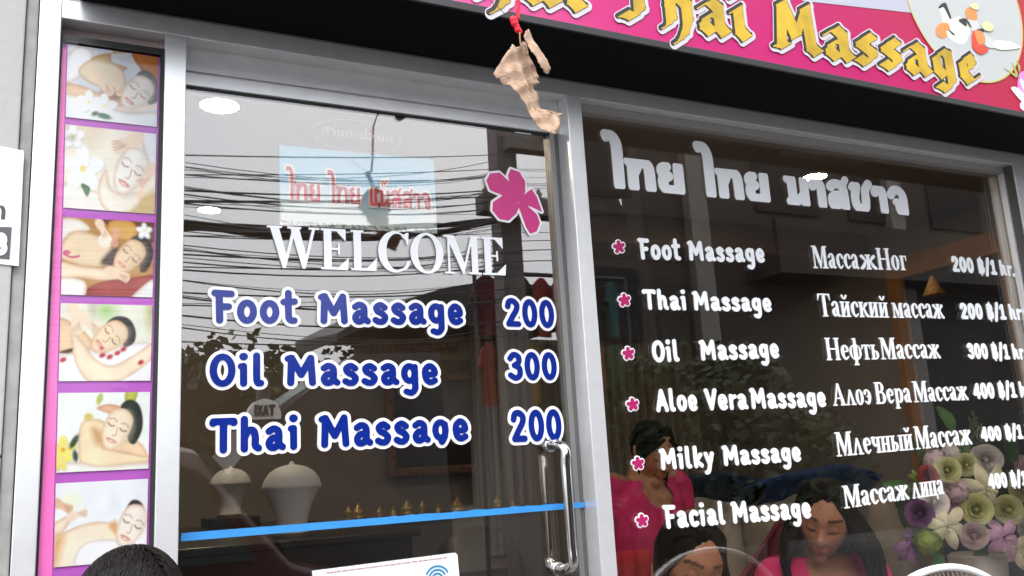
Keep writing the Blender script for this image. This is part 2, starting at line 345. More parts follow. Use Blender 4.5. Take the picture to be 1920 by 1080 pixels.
def serif(c):
    """upright serif letters, Latin capitals and Cyrillic"""
    def stem(x, y0=0, y1=1, t=.16): return [rc(x, y0, x + t, y1)]
    def sf(x, y, t=.16, a=.07): return [rc(x - a, y, x + t + a, y + .05)]
    def S1(x, y1=1, t=.16, a=.07, y0=0): return stem(x, y0, y1, t) + sf(x, y0, t, a) + sf(x, y1 - .05, t, a)
    h = .68
    def cee(): return [sm((.43, .5, .06), (.37, .62, .045), (.26, .655, .03), (.13, .53, .07), (.105, .34, .09), (.15, .14, .065), (.27, .035, .04), (.44, .15, .02))]
    def bow(x0): return [sm((x0 + .1, .37, .03), (x0 + .26, .35, .045), (x0 + .34, .2, .075), (x0 + .26, .045, .03), (x0 + .05, .025, .025))]
    def ii(): return S1(.07, h, .14) + S1(.40, h, .14) + [st((.18, .1, .03), (.42, .58, .03))]
    G = {
     'W': lambda: ([pl((.06, 1), (.26, 1), (.46, .22), (.42, 0), (.35, 0)), pl((.35, 0), (.42, 0), (.66, 1), (.59, 1)), pl((.52, 1), (.72, 1), (.91, .22), (.87, 0), (.80, 0)), pl((.80, 0), (.87, 0), (1.11, 1), (1.04, 1)), rc(0, .95, .34, 1), rc(.46, .95, .78, 1), rc(.95, .95, 1.2, 1)], 1.2),
     'E': lambda: (S1(.1, 1, .18) + [rc(.1, 0, .66, .055), rc(.1, .945, .62, 1), rc(.28, .48, .44, .53), pl((.62, .70), (.62, 1), (.40, .955)), pl((.69, .30), (.66, 0), (.42, .045)), rc(.43, .37, .475, .64)], .71),
     'L': lambda: (S1(.1, 1, .18) + [rc(.1, 0, .62, .055), pl((.67, .34), (.64, 0), (.40, .045))], .69),
     'C': lambda: ([('p', ellp(.43, .5, .42, .525)), ('-p', ellp(.49, .5, .28, .465)), ('-p', [(.6, .33), (.95, .2), (.95, .9), (.62, .64)]), pl((.76, .64), (.79, 1.0), (.74, 1.0), (.6, .90), (.70, .82)), sm((.55, .04, .03), (.7, .1, .03), (.8, .27, .02))], .82),
     'O': lambda: ([('p', ellp(.43, .5, .43, .525)), ('-p', ellp(.43, .5, .24, .465))], .88),
     'M': lambda: ([rc(.1, 0, .155, 1), rc(.74, 0, .91, 1), pl((.06, 1), (.28, 1), (.55, .26), (.49, 0)), pl((.47, 0), (.52, 0), (.80, 1), (.74, 1)), rc(0, .95, .25, 1), rc(.76, .95, 1, 1), rc(0, 0, .27, .05), rc(.65, 0, 1, .05)], 1.0),
     'а': lambda: ([sm((.08, .52, .055), (.15, .63, .035), (.26, .645, .04), (.35, .52, .07), (.35, .16, .075), (.41, .045, .045), (.49, .06, .02)), sm((.34, .39, .02), (.18, .34, .04), (.11, .2, .08), (.16, .065, .05), (.27, .08, .03), (.34, .18, .03))], .52),
     'с': lambda: (cee(), .48), 'о': lambda: ([('p', ellp(.26, .34, .25, .355)), ('-p', ellp(.26, .34, .095, .31))], .54),
     'е': lambda: (cee()[:0] + [sm((.12, .385, .022), (.41, .395, .03), (.39, .54, .06), (.26, .655, .03), (.13, .53, .07), (.105, .34, .09), (.15, .14, .065), (.27, .035, .04), (.44, .15, .02))], .5),
     'э': lambda: ([sm((.06, .5, .06), (.12, .62, .045), (.23, .655, .03), (.36, .53, .07), (.385, .34, .09), (.34, .14, .065), (.22, .035, .04), (.05, .15, .02)), rc(.2, .33, .4, .38)], .52),
     'ж': lambda: (S1(.33, h, .14, .05) + [sm((.1, .6, .07), (.2, .5, .05), (.3, .36, .03), (.4, .35, .03)), sm((.06, .05, .06), (.16, .14, .065), (.27, .33, .04), (.4, .35, .03)), sm((.7, .6, .07), (.6, .5, .05), (.5, .36, .03), (.4, .35, .03)), sm((.74, .05, .06), (.64, .14, .065), (.53, .33, .04), (.4, .35, .03))], .82),
     'Н': lambda: (S1(.09) + S1(.63) + [rc(.2, .47, .7, .53)], .9), 'г': lambda: (S1(.08, h, .15) + [rc(.08, .63, .42, .68), pl((.44, .68), (.44, .44), (.36, .64))], .46),
     'Т': lambda: (S1(.30) + [rc(.03, .945, .73, 1), pl((.03, 1), (.01, .7), (.12, .95)), pl((.73, 1), (.75, .7), (.64, .95))], .76),
     'и': lambda: (ii(), .62), 'й': lambda: (ii() + [sm((.18, .94, .045), (.24, .84, .035), (.30, .815, .035), (.37, .84, .035), (.43, .94, .045))], .62),
     'к': lambda: (S1(.07, h, .15) + [sm((.5, .6, .065), (.38, .5, .05), (.3, .37, .03), (.2, .35, .03)), sm((.2, .35, .03), (.34, .33, .05), (.44, .12, .065), (.56, .045, .045))], .6),
     'ф': lambda: ([('p', ellp(.38, .34, .37, .355)), ('-p', ellp(.2, .34, .07, .3)), ('-p', ellp(.56, .34, .07, .3)), rc(.305, -.25, .455, .98), rc(.24, -.25, .52, -.2), rc(.24, .93, .42, .98)], .77),
     'т': lambda: (S1(.20, h, .14) + [rc(.02, .63, .52, .68), pl((.02, .68), (.0, .46), (.1, .64)), pl((.52, .68), (.54, .46), (.44, .64))], .55),
     'ь': lambda: (S1(.07, h, .14) + bow(.07), .5), 'ы': lambda: (S1(.07, h, .14) + bow(.07) + S1(.60, h, .14), .82),
     'А': lambda: ([pl((.36, 1), (.47, 1), (.80, 0), (.60, 0)), st((.12, .02, .03), (.40, .93, .03)), rc(.22, .3, .62, .35), rc(0, 0, .27, .05), rc(.52, 0, .88, .05)], .88),
     'л': lambda: ([pl((.24, .7), (.34, .7), (.58, 0), (.42, 0)), st((.09, .02, .03), (.28, .62, .03)), rc(0, 0, .2, .05), rc(.36, 0, .64, .05)], .64),
     'В': lambda: (S1(.1, 1, .17) + [sm((.2, .97, .03), (.45, .95, .04), (.55, .76, .08), (.46, .57, .035), (.26, .53, .03)), sm((.26, .53, .03), (.52, .5, .04), (.63, .27, .09), (.52, .05, .04), (.2, .03, .03))], .76),
     'р': lambda: ([rc(.09, -.26, .24, .66), rc(.02, -.26, .31, -.21), rc(.02, .62, .2, .67), sm((.22, .55, .03), (.36, .645, .04), (.49, .5, .075), (.51, .34, .085), (.46, .13, .07), (.35, .035, .03), (.24, .1, .03))], .62),
     'ч': lambda: (S1(.36, h, .15) + [sm((.13, .63, .075), (.13, .46, .075), (.22, .31, .045), (.4, .35, .03)), rc(.0, .63, .27, .68)], .58),
     'н': lambda: (S1(.07, h, .14) + S1(.40, h, .14) + [rc(.15, .32, .46, .37)], .62),
     'ц': lambda: (stem(.07, 0, h, .14) + stem(.40, 0, h, .14) + sf(.07, h - .05, .14) + sf(.40, h - .05, .14) + [rc(0, 0, .62, .05), pl((.55, .05), (.64, .05), (.64, -.2), (.6, -.2))], .64),
     'м': lambda: ([rc(.08, 0, .13, h), rc(.54, 0, .68, h), pl((.05, h), (.22, h), (.41, .2), (.36, 0)), pl((.35, 0), (.39, 0), (.59, h), (.54, h)), rc(0, h - .05, .2, h), rc(.56, h - .05, .75, h), rc(0, 0, .21, .05), rc(.46, 0, .75, .05)], .76),
    }
    return G.get(c, G['M'] if c == 'М' else None)()
def thai(c, r=.14):
    """loopless heavy Thai; consonant height 1, tall vowel 1.65"""
    q = r
    G = {
     'ไ': ([st((.36, q), (.36, 1.15), r=r), sm((.36, 1.1), (.34, 1.36), (.24, 1.55), (.1, 1.56), r=r), st((.07, 1.60, r * .8), (.08, 1.46, r * .6))], .56),
     'ท': ([st((.16, q), (.16, .82), r=r), st((.08, .86, r), (.16, .86, r)), sm((.16, .5), (.32, .80), (.5, .86), (.62, .7), (.64, q), r=r)], .82),
     'ย': ([sm((.26, .83), (.15, .76), (.16, .62), (.30, .55), (.17, .46), (.16, .26), (.26, q), (.45, q), (.62, q), r=r), st((.62, .86), (.62, q), r=r)], .8),
     'ม': ([st((.08, .86), (.2, .86), (.2, q), r=r), sm((.14, q), (.34, .16), (.5, .34), (.62, .4), r=r * .8), st((.62, .86), (.62, q), r=r), st((.12, .15, r), (.2, .15, r))], .8),
     'า': ([sm((.08, .72), (.16, .85), (.3, .84), (.38, .7), (.38, q), r=r)], .56),
     'ส': ([sm((.14, .76), (.26, .86), (.46, .85), (.6, .7), (.62, q), r=r), sm((.62, .45), (.4, .5), (.2, .44), (.15, .26), (.22, q), (.36, .2), r=r), st((.58, .82), (.72, 1.04), r=r * .75)], .82),
     'ซ': ([sm((.07, .80), (.14, .88), (.22, .78), (.28, .88), r=r * .8), sm((.22, .74), (.16, .5), (.2, .2), (.38, q), (.52, .2), (.56, .5), r=r), st((.56, .4), (.56, .76), (.72, .98), r=r * .95)], .82),
     'จ': ([sm((.1, .70), (.24, .86), (.46, .85), (.58, .65), (.58, q), r=r), sm((.58, q), (.42, q), (.36, .3), (.42, .44), (.28, .46), r=r * .85)], .78),
     'แ': ([sm((.14, .86), (.14, .3), (.16, q), (.26, .14), r=r), sm((.44, .86), (.44, .3), (.46, q), (.56, .14), r=r)], .68),
     '็': ([sm((-.52, 1.1), (-.56, 1.3), (-.44, 1.34), (-.4, 1.18), (-.3, 1.3), (-.2, 1.4), r=r * .55)], .0),
     'น': ([st((.08, .86), (.18, .86), (.18, q), r=r), sm((.18, q), (.36, .2), (.5, .2), (.6, .16), r=r * .85), st((.6, .86), (.6, q), r=r)], .8),
     'ก': ([st((.16, q), (.16, .5), r=r), sm((.16, .5), (.08, .62), (.2, .72), (.3, .86), (.48, .85), (.6, .66), (.6, q), r=r)], .8),
     'ค': ([sm((.3, q), (.16, .2), (.14, .55), (.26, .8), (.46, .85), (.6, .66), (.6, q), r=r), sm((.22, .5), (.34, .5), (.36, .36), r=r * .8)], .8),
     'ป': ([st((.1, .86), (.18, .86), (.18, q), (.58, q), (.58, 1.4), r=r)], .78), 'ต': ([sm((.3, q), (.16, .2), (.14, .6), (.26, .84), (.36, .7), (.46, .84), (.6, .66), (.6, q), r=r)], .8),
    }
    pr, adv = G[c]; cut = [('-p', [(-1, -1), (3, -1), (3, .055), (-1, .055)])]
    if c in 'ทยมนกคา': cut.append(('-p', [(-1, .945), (3, .945), (3, 3), (-1, 3)]))
    return pr + (cut if c not in '็' else []), adv
def black(c):
    """broad-pen gothic letters"""
    n = (.138, .082)
    def pen(*p, k=1.0):
        out = []
        for a, b in zip(p, p[1:]):
            P = [(a[0] - n[0] * k, a[1] - n[1] * k), (a[0] + n[0] * k, a[1] + n[1] * k), (b[0] + n[0] * k, b[1] + n[1] * k), (b[0] - n[0] * k, b[1] - n[1] * k)]
            out.append(('p', P)); out.append(('l', [(a[0] - n[0] * k, a[1] - n[1] * k, .018), (a[0] + n[0] * k, a[1] + n[1] * k, .018)])); out.append(('l', [(b[0] - n[0] * k, b[1] - n[1] * k, .018), (b[0] + n[0] * k, b[1] + n[1] * k, .018)]))
        return out
    G = {
     'T': (pen((.16, .86), (.36, 1.02), (.62, .9), (.86, 1.0)) + pen((.50, .92), (.50, .22), (.36, .10), (.14, .13)) + pen((.16, .86), (.12, .62)), .98),
     'h': (pen((.26, 1.02), (.26, .14), (.14, .04)) + pen((.26, .5), (.46, .66), (.66, .52), (.66, .16), (.52, -.12), (.40, -.22)), .86),
     'a': (pen((.2, .56), (.42, .68), (.60, .56), (.60, .18), (.74, .06)) + pen((.58, .44), (.30, .36), (.22, .26), (.22, .16), (.40, .05), (.58, .16)), .84),
     'i': (pen((.18, .58), (.28, .64), (.28, .18), (.44, .05)) + pen((.22, .88), (.34, .96)), .54),
     'M': (pen((.14, .12), (.32, .10)) + pen((.22, .12), (.34, 1.02)) + pen((.34, 1.0), (.62, .34)) + pen((.62, .34), (.94, 1.0)) + pen((.94, 1.02), (.98, .16), (1.14, .06)), 1.26),
     's': (pen((.60, .58), (.44, .67), (.24, .54), (.24, .46), (.54, .30), (.54, .18), (.36, .05), (.14, .14)), .70),
     'g': (pen((.58, .62), (.42, .66), (.22, .52), (.22, .22), (.40, .08), (.58, .2)) + pen((.60, .60), (.60, -.06), (.44, -.22), (.20, -.14)), .82),
     'e': ([('l', [(.22, .30, .04), (.54, .45, .045)])] + pen((.54, .46), (.50, .60), (.42, .67), (.22, .52), (.22, .22), (.40, .06), (.62, .18)), .72),
    }
    return G[c]
CC = {}
def glyph(font, c, off, key=None):
    k = (font.__name__ if not key else key, c, round(off, 4))
    if k not in CC:
        pr, adv = font(c); CC[k] = (contours(pr, off, .014 if font in (black, serif) else .018), adv, bounds(pr))
    return CC[k]
def put_word(root, txt, font, P0, P1, H, y, layers, track=0.0, part='letter', up=Vector((0, 0, 1))):
    """letters of one word between P0 and P1 on the plane y; layers = [(offset, material, front, back, per-letter?, shift)]"""
    x = 0; pos = []
    for c in txt:
        L, adv, b = glyph(font, c, 0); pos.append((c, x, b)); x += adv + track
    a = min(p + b[0] for c, p, b in pos); e = max(p + b[1] for c, p, b in pos)
    D = P1 - P0; sx = D.length / (e - a); D = D.normalized()
    def F(x0, sh):
        return lambda u, v, yy: Vector((P0.x, 0, P0.z)) + Vector((D.x, 0, D.z)) * ((x0 + u + sh[0] - a) * sx) + up * ((v + sh[1]) * H) + Vector((0, yy, 0))
    for nm, off, m, y0, y1, single, sh in layers:
        if single:
            bm = bmesh.new(); loops = []
            prims = []
            for c, x0, b in pos:
                for k, P in font(c)[0]: prims.append((k, [(q[0] + x0,) + tuple(q[1:]) for q in P]))
            if any(k == '-p' for k, P in prims):
                for c, x0, b in pos: sheet(bm, glyph(font, c, off)[0], F(x0, sh), y + y0, y + y1)
            else: sheet(bm, contours(prims, off, .022), F(0, sh), y + y0, y + y1)
            fin(nm, bm, m, root)
        else:
            for c, x0, b in pos:
                bm = bmesh.new(); sheet(bm, glyph(font, c, off)[0], F(x0, sh), y + y0, y + y1); fin(nm, bm, m, root)
def vinyl(name, label, cat, words, font, bL, bR, top, y, layers, group=None, track=.035):
    """words = [(text, left pixel, right pixel)] on the base line bL..bR; top = pixel row of the cap line at bL"""
    P = at(bL[0], bL[1], y); H = at(bL[0], top, y).z - P.z
    root = thing(name, label, cat, P, group)
    for wd, xl, xr in words:
        f = lambda x: at(x, bL[1] + (bR[1] - bL[1]) * (x - bL[0]) / (bR[0] - bL[0]), y)
        put_word(root, wd, font, f(xl), f(xr), H, y, layers, track)
    return root
# ------------------------------------------------------------------ materials
ALU = mat('aluminium', (.76, .76, .77), .30, .5, var=.04, scale=24)
ALU2 = mat('shaded_profile', (.10, .095, .09), .45, .3)  # darker copy of the aluminium, shade put into its colour
RUB = mat('black_gasket', (.012, .012, .012), .6)
WALL = mat('tile_wall', (.39, .385, .372), .75, var=.035, scale=60, bump=.05)
WHITE = mat('white_vinyl', (.82, .82, .84), .35)
BLUE = mat('blue_vinyl', (.004, .020, .22), .12, ior=1.5)
GLASS = glassmat('window_glass')
CHROME = mat('chrome', (.62, .61, .60), .09, 1)
def flat(name, pts, y0, y1, m, parent, label=None):
    bm = bmesh.new(); L = [(p.x, p.z) for p in pts]
    sheet(bm, [L], lambda u, v, y: Vector((u, y, v)), y0, y1); return fin(name, bm, m, parent, label=label)
def boxes(name, L, m, parent=None, bev=.0015, label=None):
    bm = bmesh.new()
    for b in L: box(bm, *b, bev=bev)
    return fin(name, bm, m, parent, label=label)
# ------------------------------------------------------------------ ground
def slab(name, x0, x1, y0, y1, z0, z1, m):
    bm = bmesh.new(); box(bm, x0, x1, y0, y1, z0, z1); return struct(fin(name, bm, m))
slab('ground', -90, 90, -90, 60, -.6, -.16, mat('earth', (.16, .15, .13), .9, var=.2, scale=1))
slab('pavement', -30, 34, -2.1, .0, -.16, -.004, mat('paving', (.10, .097, .093), .85, var=.15, scale=5, bump=.2))
slab('road', -60, 64, -9.2, -2.1, -.2, -.13, mat('asphalt', (.04, .04, .042), .85, var=.2, scale=12, bump=.2))
slab('pavement', -60, 64, -11.5, -9.2, -.2, 0.0, MATS['paving'])
# ------------------------------------------------------------------ left wall pillar, its number plate
pw = thing('wall_pillar', 'pale grey tiled wall pillar left of the shop front', 'wall', (-.4, .1, 0))
bm = bmesh.new()
for z0, z1 in ((0, .62), (.623, 1.095), (1.098, 1.52), (1.523, 2.02), (2.023, 2.6), (2.603, 3.3)):
    box(bm, -.9, -.0955, -.004, .25, z0, z1, bev=.003)
fin('tile_facing', bm, WALL, pw)
boxes('core', [(-.9, -.0975, -.0015, .24, 0, 3.3)], mat('grout', (.22, .22, .21), .9), pw, 0)
boxes('corner_strip', [(-.0950, -.0735, .003, .2, 0, 3.3)], mat('sealant', (.30, .295, .285), .8, var=.15, scale=20, bump=.3), pw, .004)
pn = thing('number_plate', 'white paper plate with dark grey number panel stuck on the tiled pillar', 'sign', at(20, 400, -.004))
a, b, c, d = at(-70, 262, -.0052), at(45, 283, -.0052), at(35, 499, -.0052), at(-90, 485, -.0052)
flat('plate', [a, b, c, d], -.0065, -.0045, mat('paper_white', (.80, .80, .79), .6), pn)
flat('number_panel', [at(-70, 424, -.0065), at(22, 426, -.0065), at(18, 486, -.0065), at(-75, 478, -.0065)], -.0078, -.0066, mat('panel_grey', (.075, .075, .085), .5), pn)
DARKT = mat('dark_print', (.05, .05, .06), .5)
put_word(pn, 'ก', thai, at(-26, 414, -.0065), at(12, 415, -.0065), at(12, 382, -.0065).z - at(12, 415, -.0065).z, 0, [('letter', -.06, DARKT, -.0078, -.0066, False, (0, 0))])
put_word(pn, '18', rounded, at(-33, 476, -.0078), at(12, 478, -.0078), at(12, 438, -.0078).z - at(12, 478, -.0078).z, 0, [('letter', .03, WHITE, -.0090, -.0079, False, (0, 0))])
# ------------------------------------------------------------------ aluminium frame
JL0, JL1 = -.0715, -.0315; J20, J21 = .168, .2115; P0, P1 = 1.1577, 1.2021; RP0, RP1 = 2.972, 3.06
HZ0, HZ1 = .5075 * 1.9 + 1.44, .529 * 1.9 + 1.44
fr = thing('shopfront_frame', 'silver aluminium frame of posts and header around door and window', 'frame', (.2, .05, 0))
boxes('jamb', [(JL0, JL1, 0, .1, 0, HZ1 + .3)], ALU, fr, .002); boxes('post', [(J20, J21, 0, .1, 0, HZ0)], ALU, fr, .002)
boxes('post', [(P0, P1, 0, .1, 0, HZ0)], ALU, fr, .002); boxes('post', [(RP0, RP1, 0, .1, 0, HZ0)], ALU, fr, .002)
boxes('header', [(JL1, 3.9, 0.001, .1, HZ0, HZ1)], ALU, fr, .002); boxes('sill', [(P1, RP0, .002, .1, 0, .09)], ALU, fr, .002)
boxes('recess_head', [(JL1, J20, .046, .1, HZ0 - .032, HZ0)], mat('recess_paint', (.52, .42, .40), .6), fr, .001)
boxes('gasket', [(JL1, JL1 + .003, .008, .1, 0, HZ0 - .032), (J20 - .008, J20, .008, .1, 0, HZ0 - .032), (JL1 + .003, J20 - .008, .009, .1, HZ0 - .047, HZ0 - .032), (J21, J21 + .004, .05, .1, 0, HZ0 - .02)], RUB, fr, 0)
boxes('window_bead', [(RP0 - .010, RP0 - .001, .036, .056, .09, HZ0 - .022)], ALU, fr, .001)
boxes('window_bead', [(RP0 - .003, RP0 - .0005, .004, .035, .09, HZ0 - .001)], ALU2, fr, 0)  # thin dark plate, paints the shade on the post's inner side face
boxes('window_bead', [(P1, RP0 - .011, .034, .09, HZ0 - .022, HZ0)], mat('bead_grey', (.34, .33, .32), .45, .2), fr, .001)
# ------------------------------------------------------------------ window and door
wi = thing('shop_window', 'large dark shop window with white price lettering right of door', 'window', (2, .06, .09))
boxes('glass_pane', [(P1, RP0 - .0005, .06, .066, .09, HZ0 - .022)], GLASS, wi, 0)
do = thing('glass_door', 'glass door with chrome pull handle and silver top rail', 'door', (J21, .06, .01))
DX0, DX1 = J21 + .005, P0 - .028
RZ1 = at(353, 88, .048).z; RZm = at(353, 132, .048).z; RZ0 = at(353, 158, .048).z
boxes('top_rail', [(DX0 - .004, DX1 + .027, .048, .1, RZm + .001, RZ1), (DX0 - .004, DX1 + .027, .056, .1, RZm - .004, RZm + .001), (DX0 - .004, DX1 + .027, .051, .1, RZ0, RZm - .004)], ALU, do, .0015)
boxes('rubber_seal', [(DX0 - .004, DX1 + .02, .0575, .07, RZ0 - .005, RZ0)], RUB, do, 0)
boxes('glass_pane', [(DX0, DX1, .06, .066, .08, RZ0 - .005)], GLASS, do, 0)
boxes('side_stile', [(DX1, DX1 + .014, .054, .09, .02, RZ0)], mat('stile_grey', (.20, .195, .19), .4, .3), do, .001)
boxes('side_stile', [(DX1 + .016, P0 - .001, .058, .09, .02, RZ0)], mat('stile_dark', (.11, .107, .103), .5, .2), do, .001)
boxes('bottom_rail', [(DX0, DX1, .05, .09, .01, .08)], ALU, do, .001)
for sgn, off, yy in ((-1, 1, .06), (1, 1, .066)):
    h = bmesh.new(); zt = at(1030, 836, .06).z; zb = at(1046, 1066, .06).z; hx = at(1031, 845, .06).x
    yo = yy + sgn * .050
    dx = .013
    pts = [(hx, yy, zt), (hx + dx * .2, yy + sgn * .025, zt + .002), (hx + dx, yo, zt - .012), (hx + dx, yo, zt - .05)]
    pts2 = [(hx + dx, yo, zb + .05), (hx + dx, yo, zb + .012), (hx + dx * .2, yy + sgn * .025, zb - .002), (hx, yy, zb)]
    mid = [(hx + dx, yo, zt - .05 - (zt - zb - .1) * t) for t in (.25, .5, .75)]
    tube(h, catmull(pts + mid + pts2, 5), .0132, 16)
    lathe_pts = []
    for z in (zt, zb):
        tube(h, [(hx, yy, z), (hx, yy + sgn * .006, z)], .016, 18)
    fin('pull_handle', h, CHROME, do, True)
# blue tape
tp = bmesh.new(); N = 90
la, ra = at(340, 999.5, .0588), at(1092, 940.5, .0588); lb, rb = at(338, 1015, .0588), at(1093, 951.5, .0588)
L = [la.lerp(ra, i / N) + Vector((0, 0, random.uniform(-.001, .0016) if i > N * .45 else random.uniform(-.0003, .0003))) for i in range(N + 1)]
L += [ra + Vector((.006, 0, -.006))] + [rb.lerp(lb, i / 40) for i in range(41)]
sheet(tp, [[(p.x, p.z) for p in L]], lambda u, v, y: Vector((u, y, v)), .0530, .0538)
tag(fin('tape_strip', tp, mat('blue_tape', (.035, .25, .62), .45, var=.08, scale=25)), 'light blue tape stripe across the glass door behind the handle', 'tape')
# ------------------------------------------------------------------ door lettering
def LY(core, front=-.0045, back=-.0032): return core
BL = [('outline', .080, WHITE, -.0028, -.0012, True, (0, 0)), ('letter', -.014, BLUE, -.0042, -.0029, False, (0, 0))]
vinyl('door_lettering', 'blue Foot Massage lettering with white outline on the door', 'lettering', [('Foot', 394, 559), ('Massage', 595, 869)], rounded, (394, 608), (869, 611), 543, .06, BL)
vinyl('door_lettering', 'blue Oil Massage lettering with white outline on the door', 'lettering', [('Oil', 391, 496), ('Massage', 532, 822)], rounded, (391, 727), (822, 723), 662, .06, BL)
vinyl('door_lettering', 'blue Thai Massage lettering with its g tail peeled off', 'lettering', [('Thai', 390, 559), ('Massaqe', 596, 879)], rounded, (390, 853), (879, 828), 783, .06, BL)
vinyl('price_lettering', 'blue 200 with white outline beside Foot Massage', 'lettering', [('200', 947, 1040)], rounded, (947, 614), (1040, 617), 558, .06, BL)
vinyl('price_lettering', 'blue 300 with white outline beside Oil Massage', 'lettering', [('300', 951, 1045)], rounded, (951, 715), (1045, 714), 659, .06, BL)
vinyl('price_lettering', 'blue 200 with white outline just above the door handle', 'lettering', [('200', 958, 1054)], rounded, (958, 831), (1054, 827), 768, .06, BL)
WL = [('letter', .0, WHITE, -.0035, -.002, False, (0, 0))]
vinyl('welcome_lettering', 'white serif WELCOME lettering across the glass door', 'lettering', [('WELCOME', 500, 949)], serif, (500, 502), (949, 517), 423, .06, WL, track=-.0)
# pink flower sticker: pixel outline of the petals
MAG = mat('magenta_vinyl', (.58, .028, .20), .35)
def flower_petals():
    P = []
    for pts in ([(1625, 575), (1560, 535), (1500, 510), (1483, 465), (1500, 432), (1545, 428), (1590, 470), (1615, 530), (1628, 570)],
                [(1632, 570), (1600, 500), (1588, 440), (1600, 410), (1640, 425), (1668, 470), (1668, 520), (1650, 560)],
                [(1640, 572), (1665, 535), (1700, 508), (1725, 545), (1750, 615), (1700, 590), (1655, 580)],
                [(1632, 575), (1680, 590), (1725, 630), (1740, 670), (1725, 710), (1695, 722), (1675, 690), (1650, 620)],
                [(1628, 572), (1560, 540), (1515, 570), (1512, 610), (1545, 650), (1590, 658), (1625, 625), (1640, 590)]):
        P.append([(340 + x / 2.5946, 160 + y / 2.5946) for x, y in pts])
    return P
def sticker(name, label, petals, y, group=None, out=.0065, h=.0012, mg=None):
    q = [[at(px, py, y) for px, py in P] for P in petals]
    prims = [('p', [(p.x, p.z) for p in P]) for P in q]
    c = sum((p for P in q for p in P), Vector()) / sum(len(P) for P in q)
    o = thing(name, label, 'sticker', c, group); f = lambda u, v, yy: Vector((u, yy, v))
    bm = bmesh.new(); sheet(bm, contours(prims, out, h), f, y - .0028, y - .0012); fin('outline', bm, WHITE, o)
    bm = bmesh.new(); sheet(bm, contours(prims, out * .12, h), f, y - .0042, y - .0029); fin('petals', bm, mg or MAG, o); return o
sticker('flower_sticker', 'large magenta flower sticker with white outline beside WELCOME', flower_petals(), .06)
# ------------------------------------------------------------------ window lettering
W2 = mat('white_lettering', (.80, .81, .83), .4)
LE = [('letter', -.014, W2, -.0035, -.0012, False, (0, 0))]; LR = [('letter', .006, W2, -.0035, -.0012, False, (0, 0))]; LT = [('letter', .012, W2, -.0035, -.0012, False, (0, 0))]
vinyl('thai_lettering', 'large heavy white Thai headline along the top of the window', 'lettering', [('ไทย', 1132, 1284), ('ไทย', 1307, 1444), ('มาสซาจ', 1474, 1704)], thai, (1147, 356), (1703, 407), 291, .06, LT)
EN = [('Foot Massage', [('Foot', 1197, 1277), ('Massage', 1290, 1434)], (1197, 488), (1434, 494), 446.5),
      ('Thai Massage', [('Thai', 1205, 1287), ('Massage', 1299, 1447)], (1205, 582), (1447, 586), 541.5),
      ('Oil Massage', [('Oil', 1223, 1274), ('Massage', 1312, 1461)], (1223, 681), (1461, 672.5), 638),
      ('Aloe Vera Massage', [('Aloe', 1230, 1308), ('Vera', 1322, 1403), ('Massage', 1407, 1549)], (1230, 774), (1549, 764), 729),
      ('Milky Massage', [('Milky', 1237, 1340), ('Massage', 1355, 1502)], (1237, 883), (1502, 866), 839.5),
      ('Facial Massage', [('Facial', 1244, 1360), ('Massage', 1372, 1521)], (1244, 993), (1521, 972), 946.5)]
for nm, ws, a, b, t in EN:
    vinyl('menu_lettering', 'white rounded %s lettering on the window' % nm, 'lettering', ws, rounded, a, b, t, .06, LE, 'English massage names on the window')
RU = [('Массаж Ног', [('Масса', 1524.5, 1612), ('ж', 1613, 1644), ('Ног', 1646, 1700.5)], (1524.5, 503), (1700.5, 507), 461.5),
      ('Тайский массаж', [('Тайский', 1536, 1667), ('массаж', 1674, 1770)], (1536, 593.5), (1770, 597.5), 551),
      ('Нефть Массаж', [('Нефть', 1550, 1648), ('Массаж', 1652, 1763)], (1550, 675.5), (1763, 672), 634),
      ('Алоэ Вера Массаж', [('Алоэ', 1561, 1634), ('Вера', 1640, 1710), ('Массаж', 1714, 1815)], (1561, 761), (1815, 750), 719.5),
      ('Млечный Массаж', [('Млечный', 1569, 1713), ('Массаж', 1717, 1822)], (1569, 856), (1822, 833), 811),
      ('Массаж лица', [('Массаж', 1583, 1704), ('лица', 1710, 1771)], (1583, 953.5), (1771, 926), 911)]
for nm, ws, a, b, t in RU:
    vinyl('menu_lettering', 'white serif Russian %s lettering on the window' % nm, 'lettering', ws, serif, a, b, t, .06, LR, 'Russian massage names on the window')
def price(n, xl, xr, a, b, t, lab):
    w = xr - xl; ws = [(n, xl, xl + w * .345), ('฿/1', xl + w * .42, xl + w * .712), ('hr.', xl + w * .77, xr)]
    vinyl('price_lettering', lab, 'lettering', ws, rounded, a, b, t, .06, [('letter', -.002, W2, -.0035, -.0012, False, (0, 0))], 'prices per hour on the window')
price('200', 1786, 1903, (1786, 510), (1903, 519.5), 480, 'white 200 baht per hour price in the Foot Massage row')
price('200', 1802, 1921, (1802, 599), (1919, 601), 568, 'white 200 baht per hour price in the Thai Massage row')
price('300', 1815, 1925, (1815, 673.5), (1925, 675), 643, 'white 300 baht per hour price in the Oil Massage row')
price('400', 1826, 1939, (1826, 749), (1939, 745), 718, 'white 400 baht per hour price in the Aloe Vera row')
price('400', 1840, 1950, (1840, 829), (1950, 821), 800, 'white 400 baht per hour price in the Milky Massage row')
price('400', 1854, 1955, (1854, 918), (1955, 908), 888, 'white 400 baht per hour price over the bouquet')
def mini(cx, cy, s):
    P = []
    for a in range(5):
        t = R(100 + 72 * a); u = (math.cos(t), math.sin(t)); v = (-u[1], u[0])
        q = [(.06, -.03), (.45, -.30), (.85, -.30), (1.0, -.05), (.95, .2), (.6, .28), (.3, .18), (.06, .05)]
        P.append([(cx + s * .92 * (a_ * u[0] + b_ * v[0]), cy - s * (a_ * u[1] + b_ * v[1])) for a_, b_ in q])
    return P
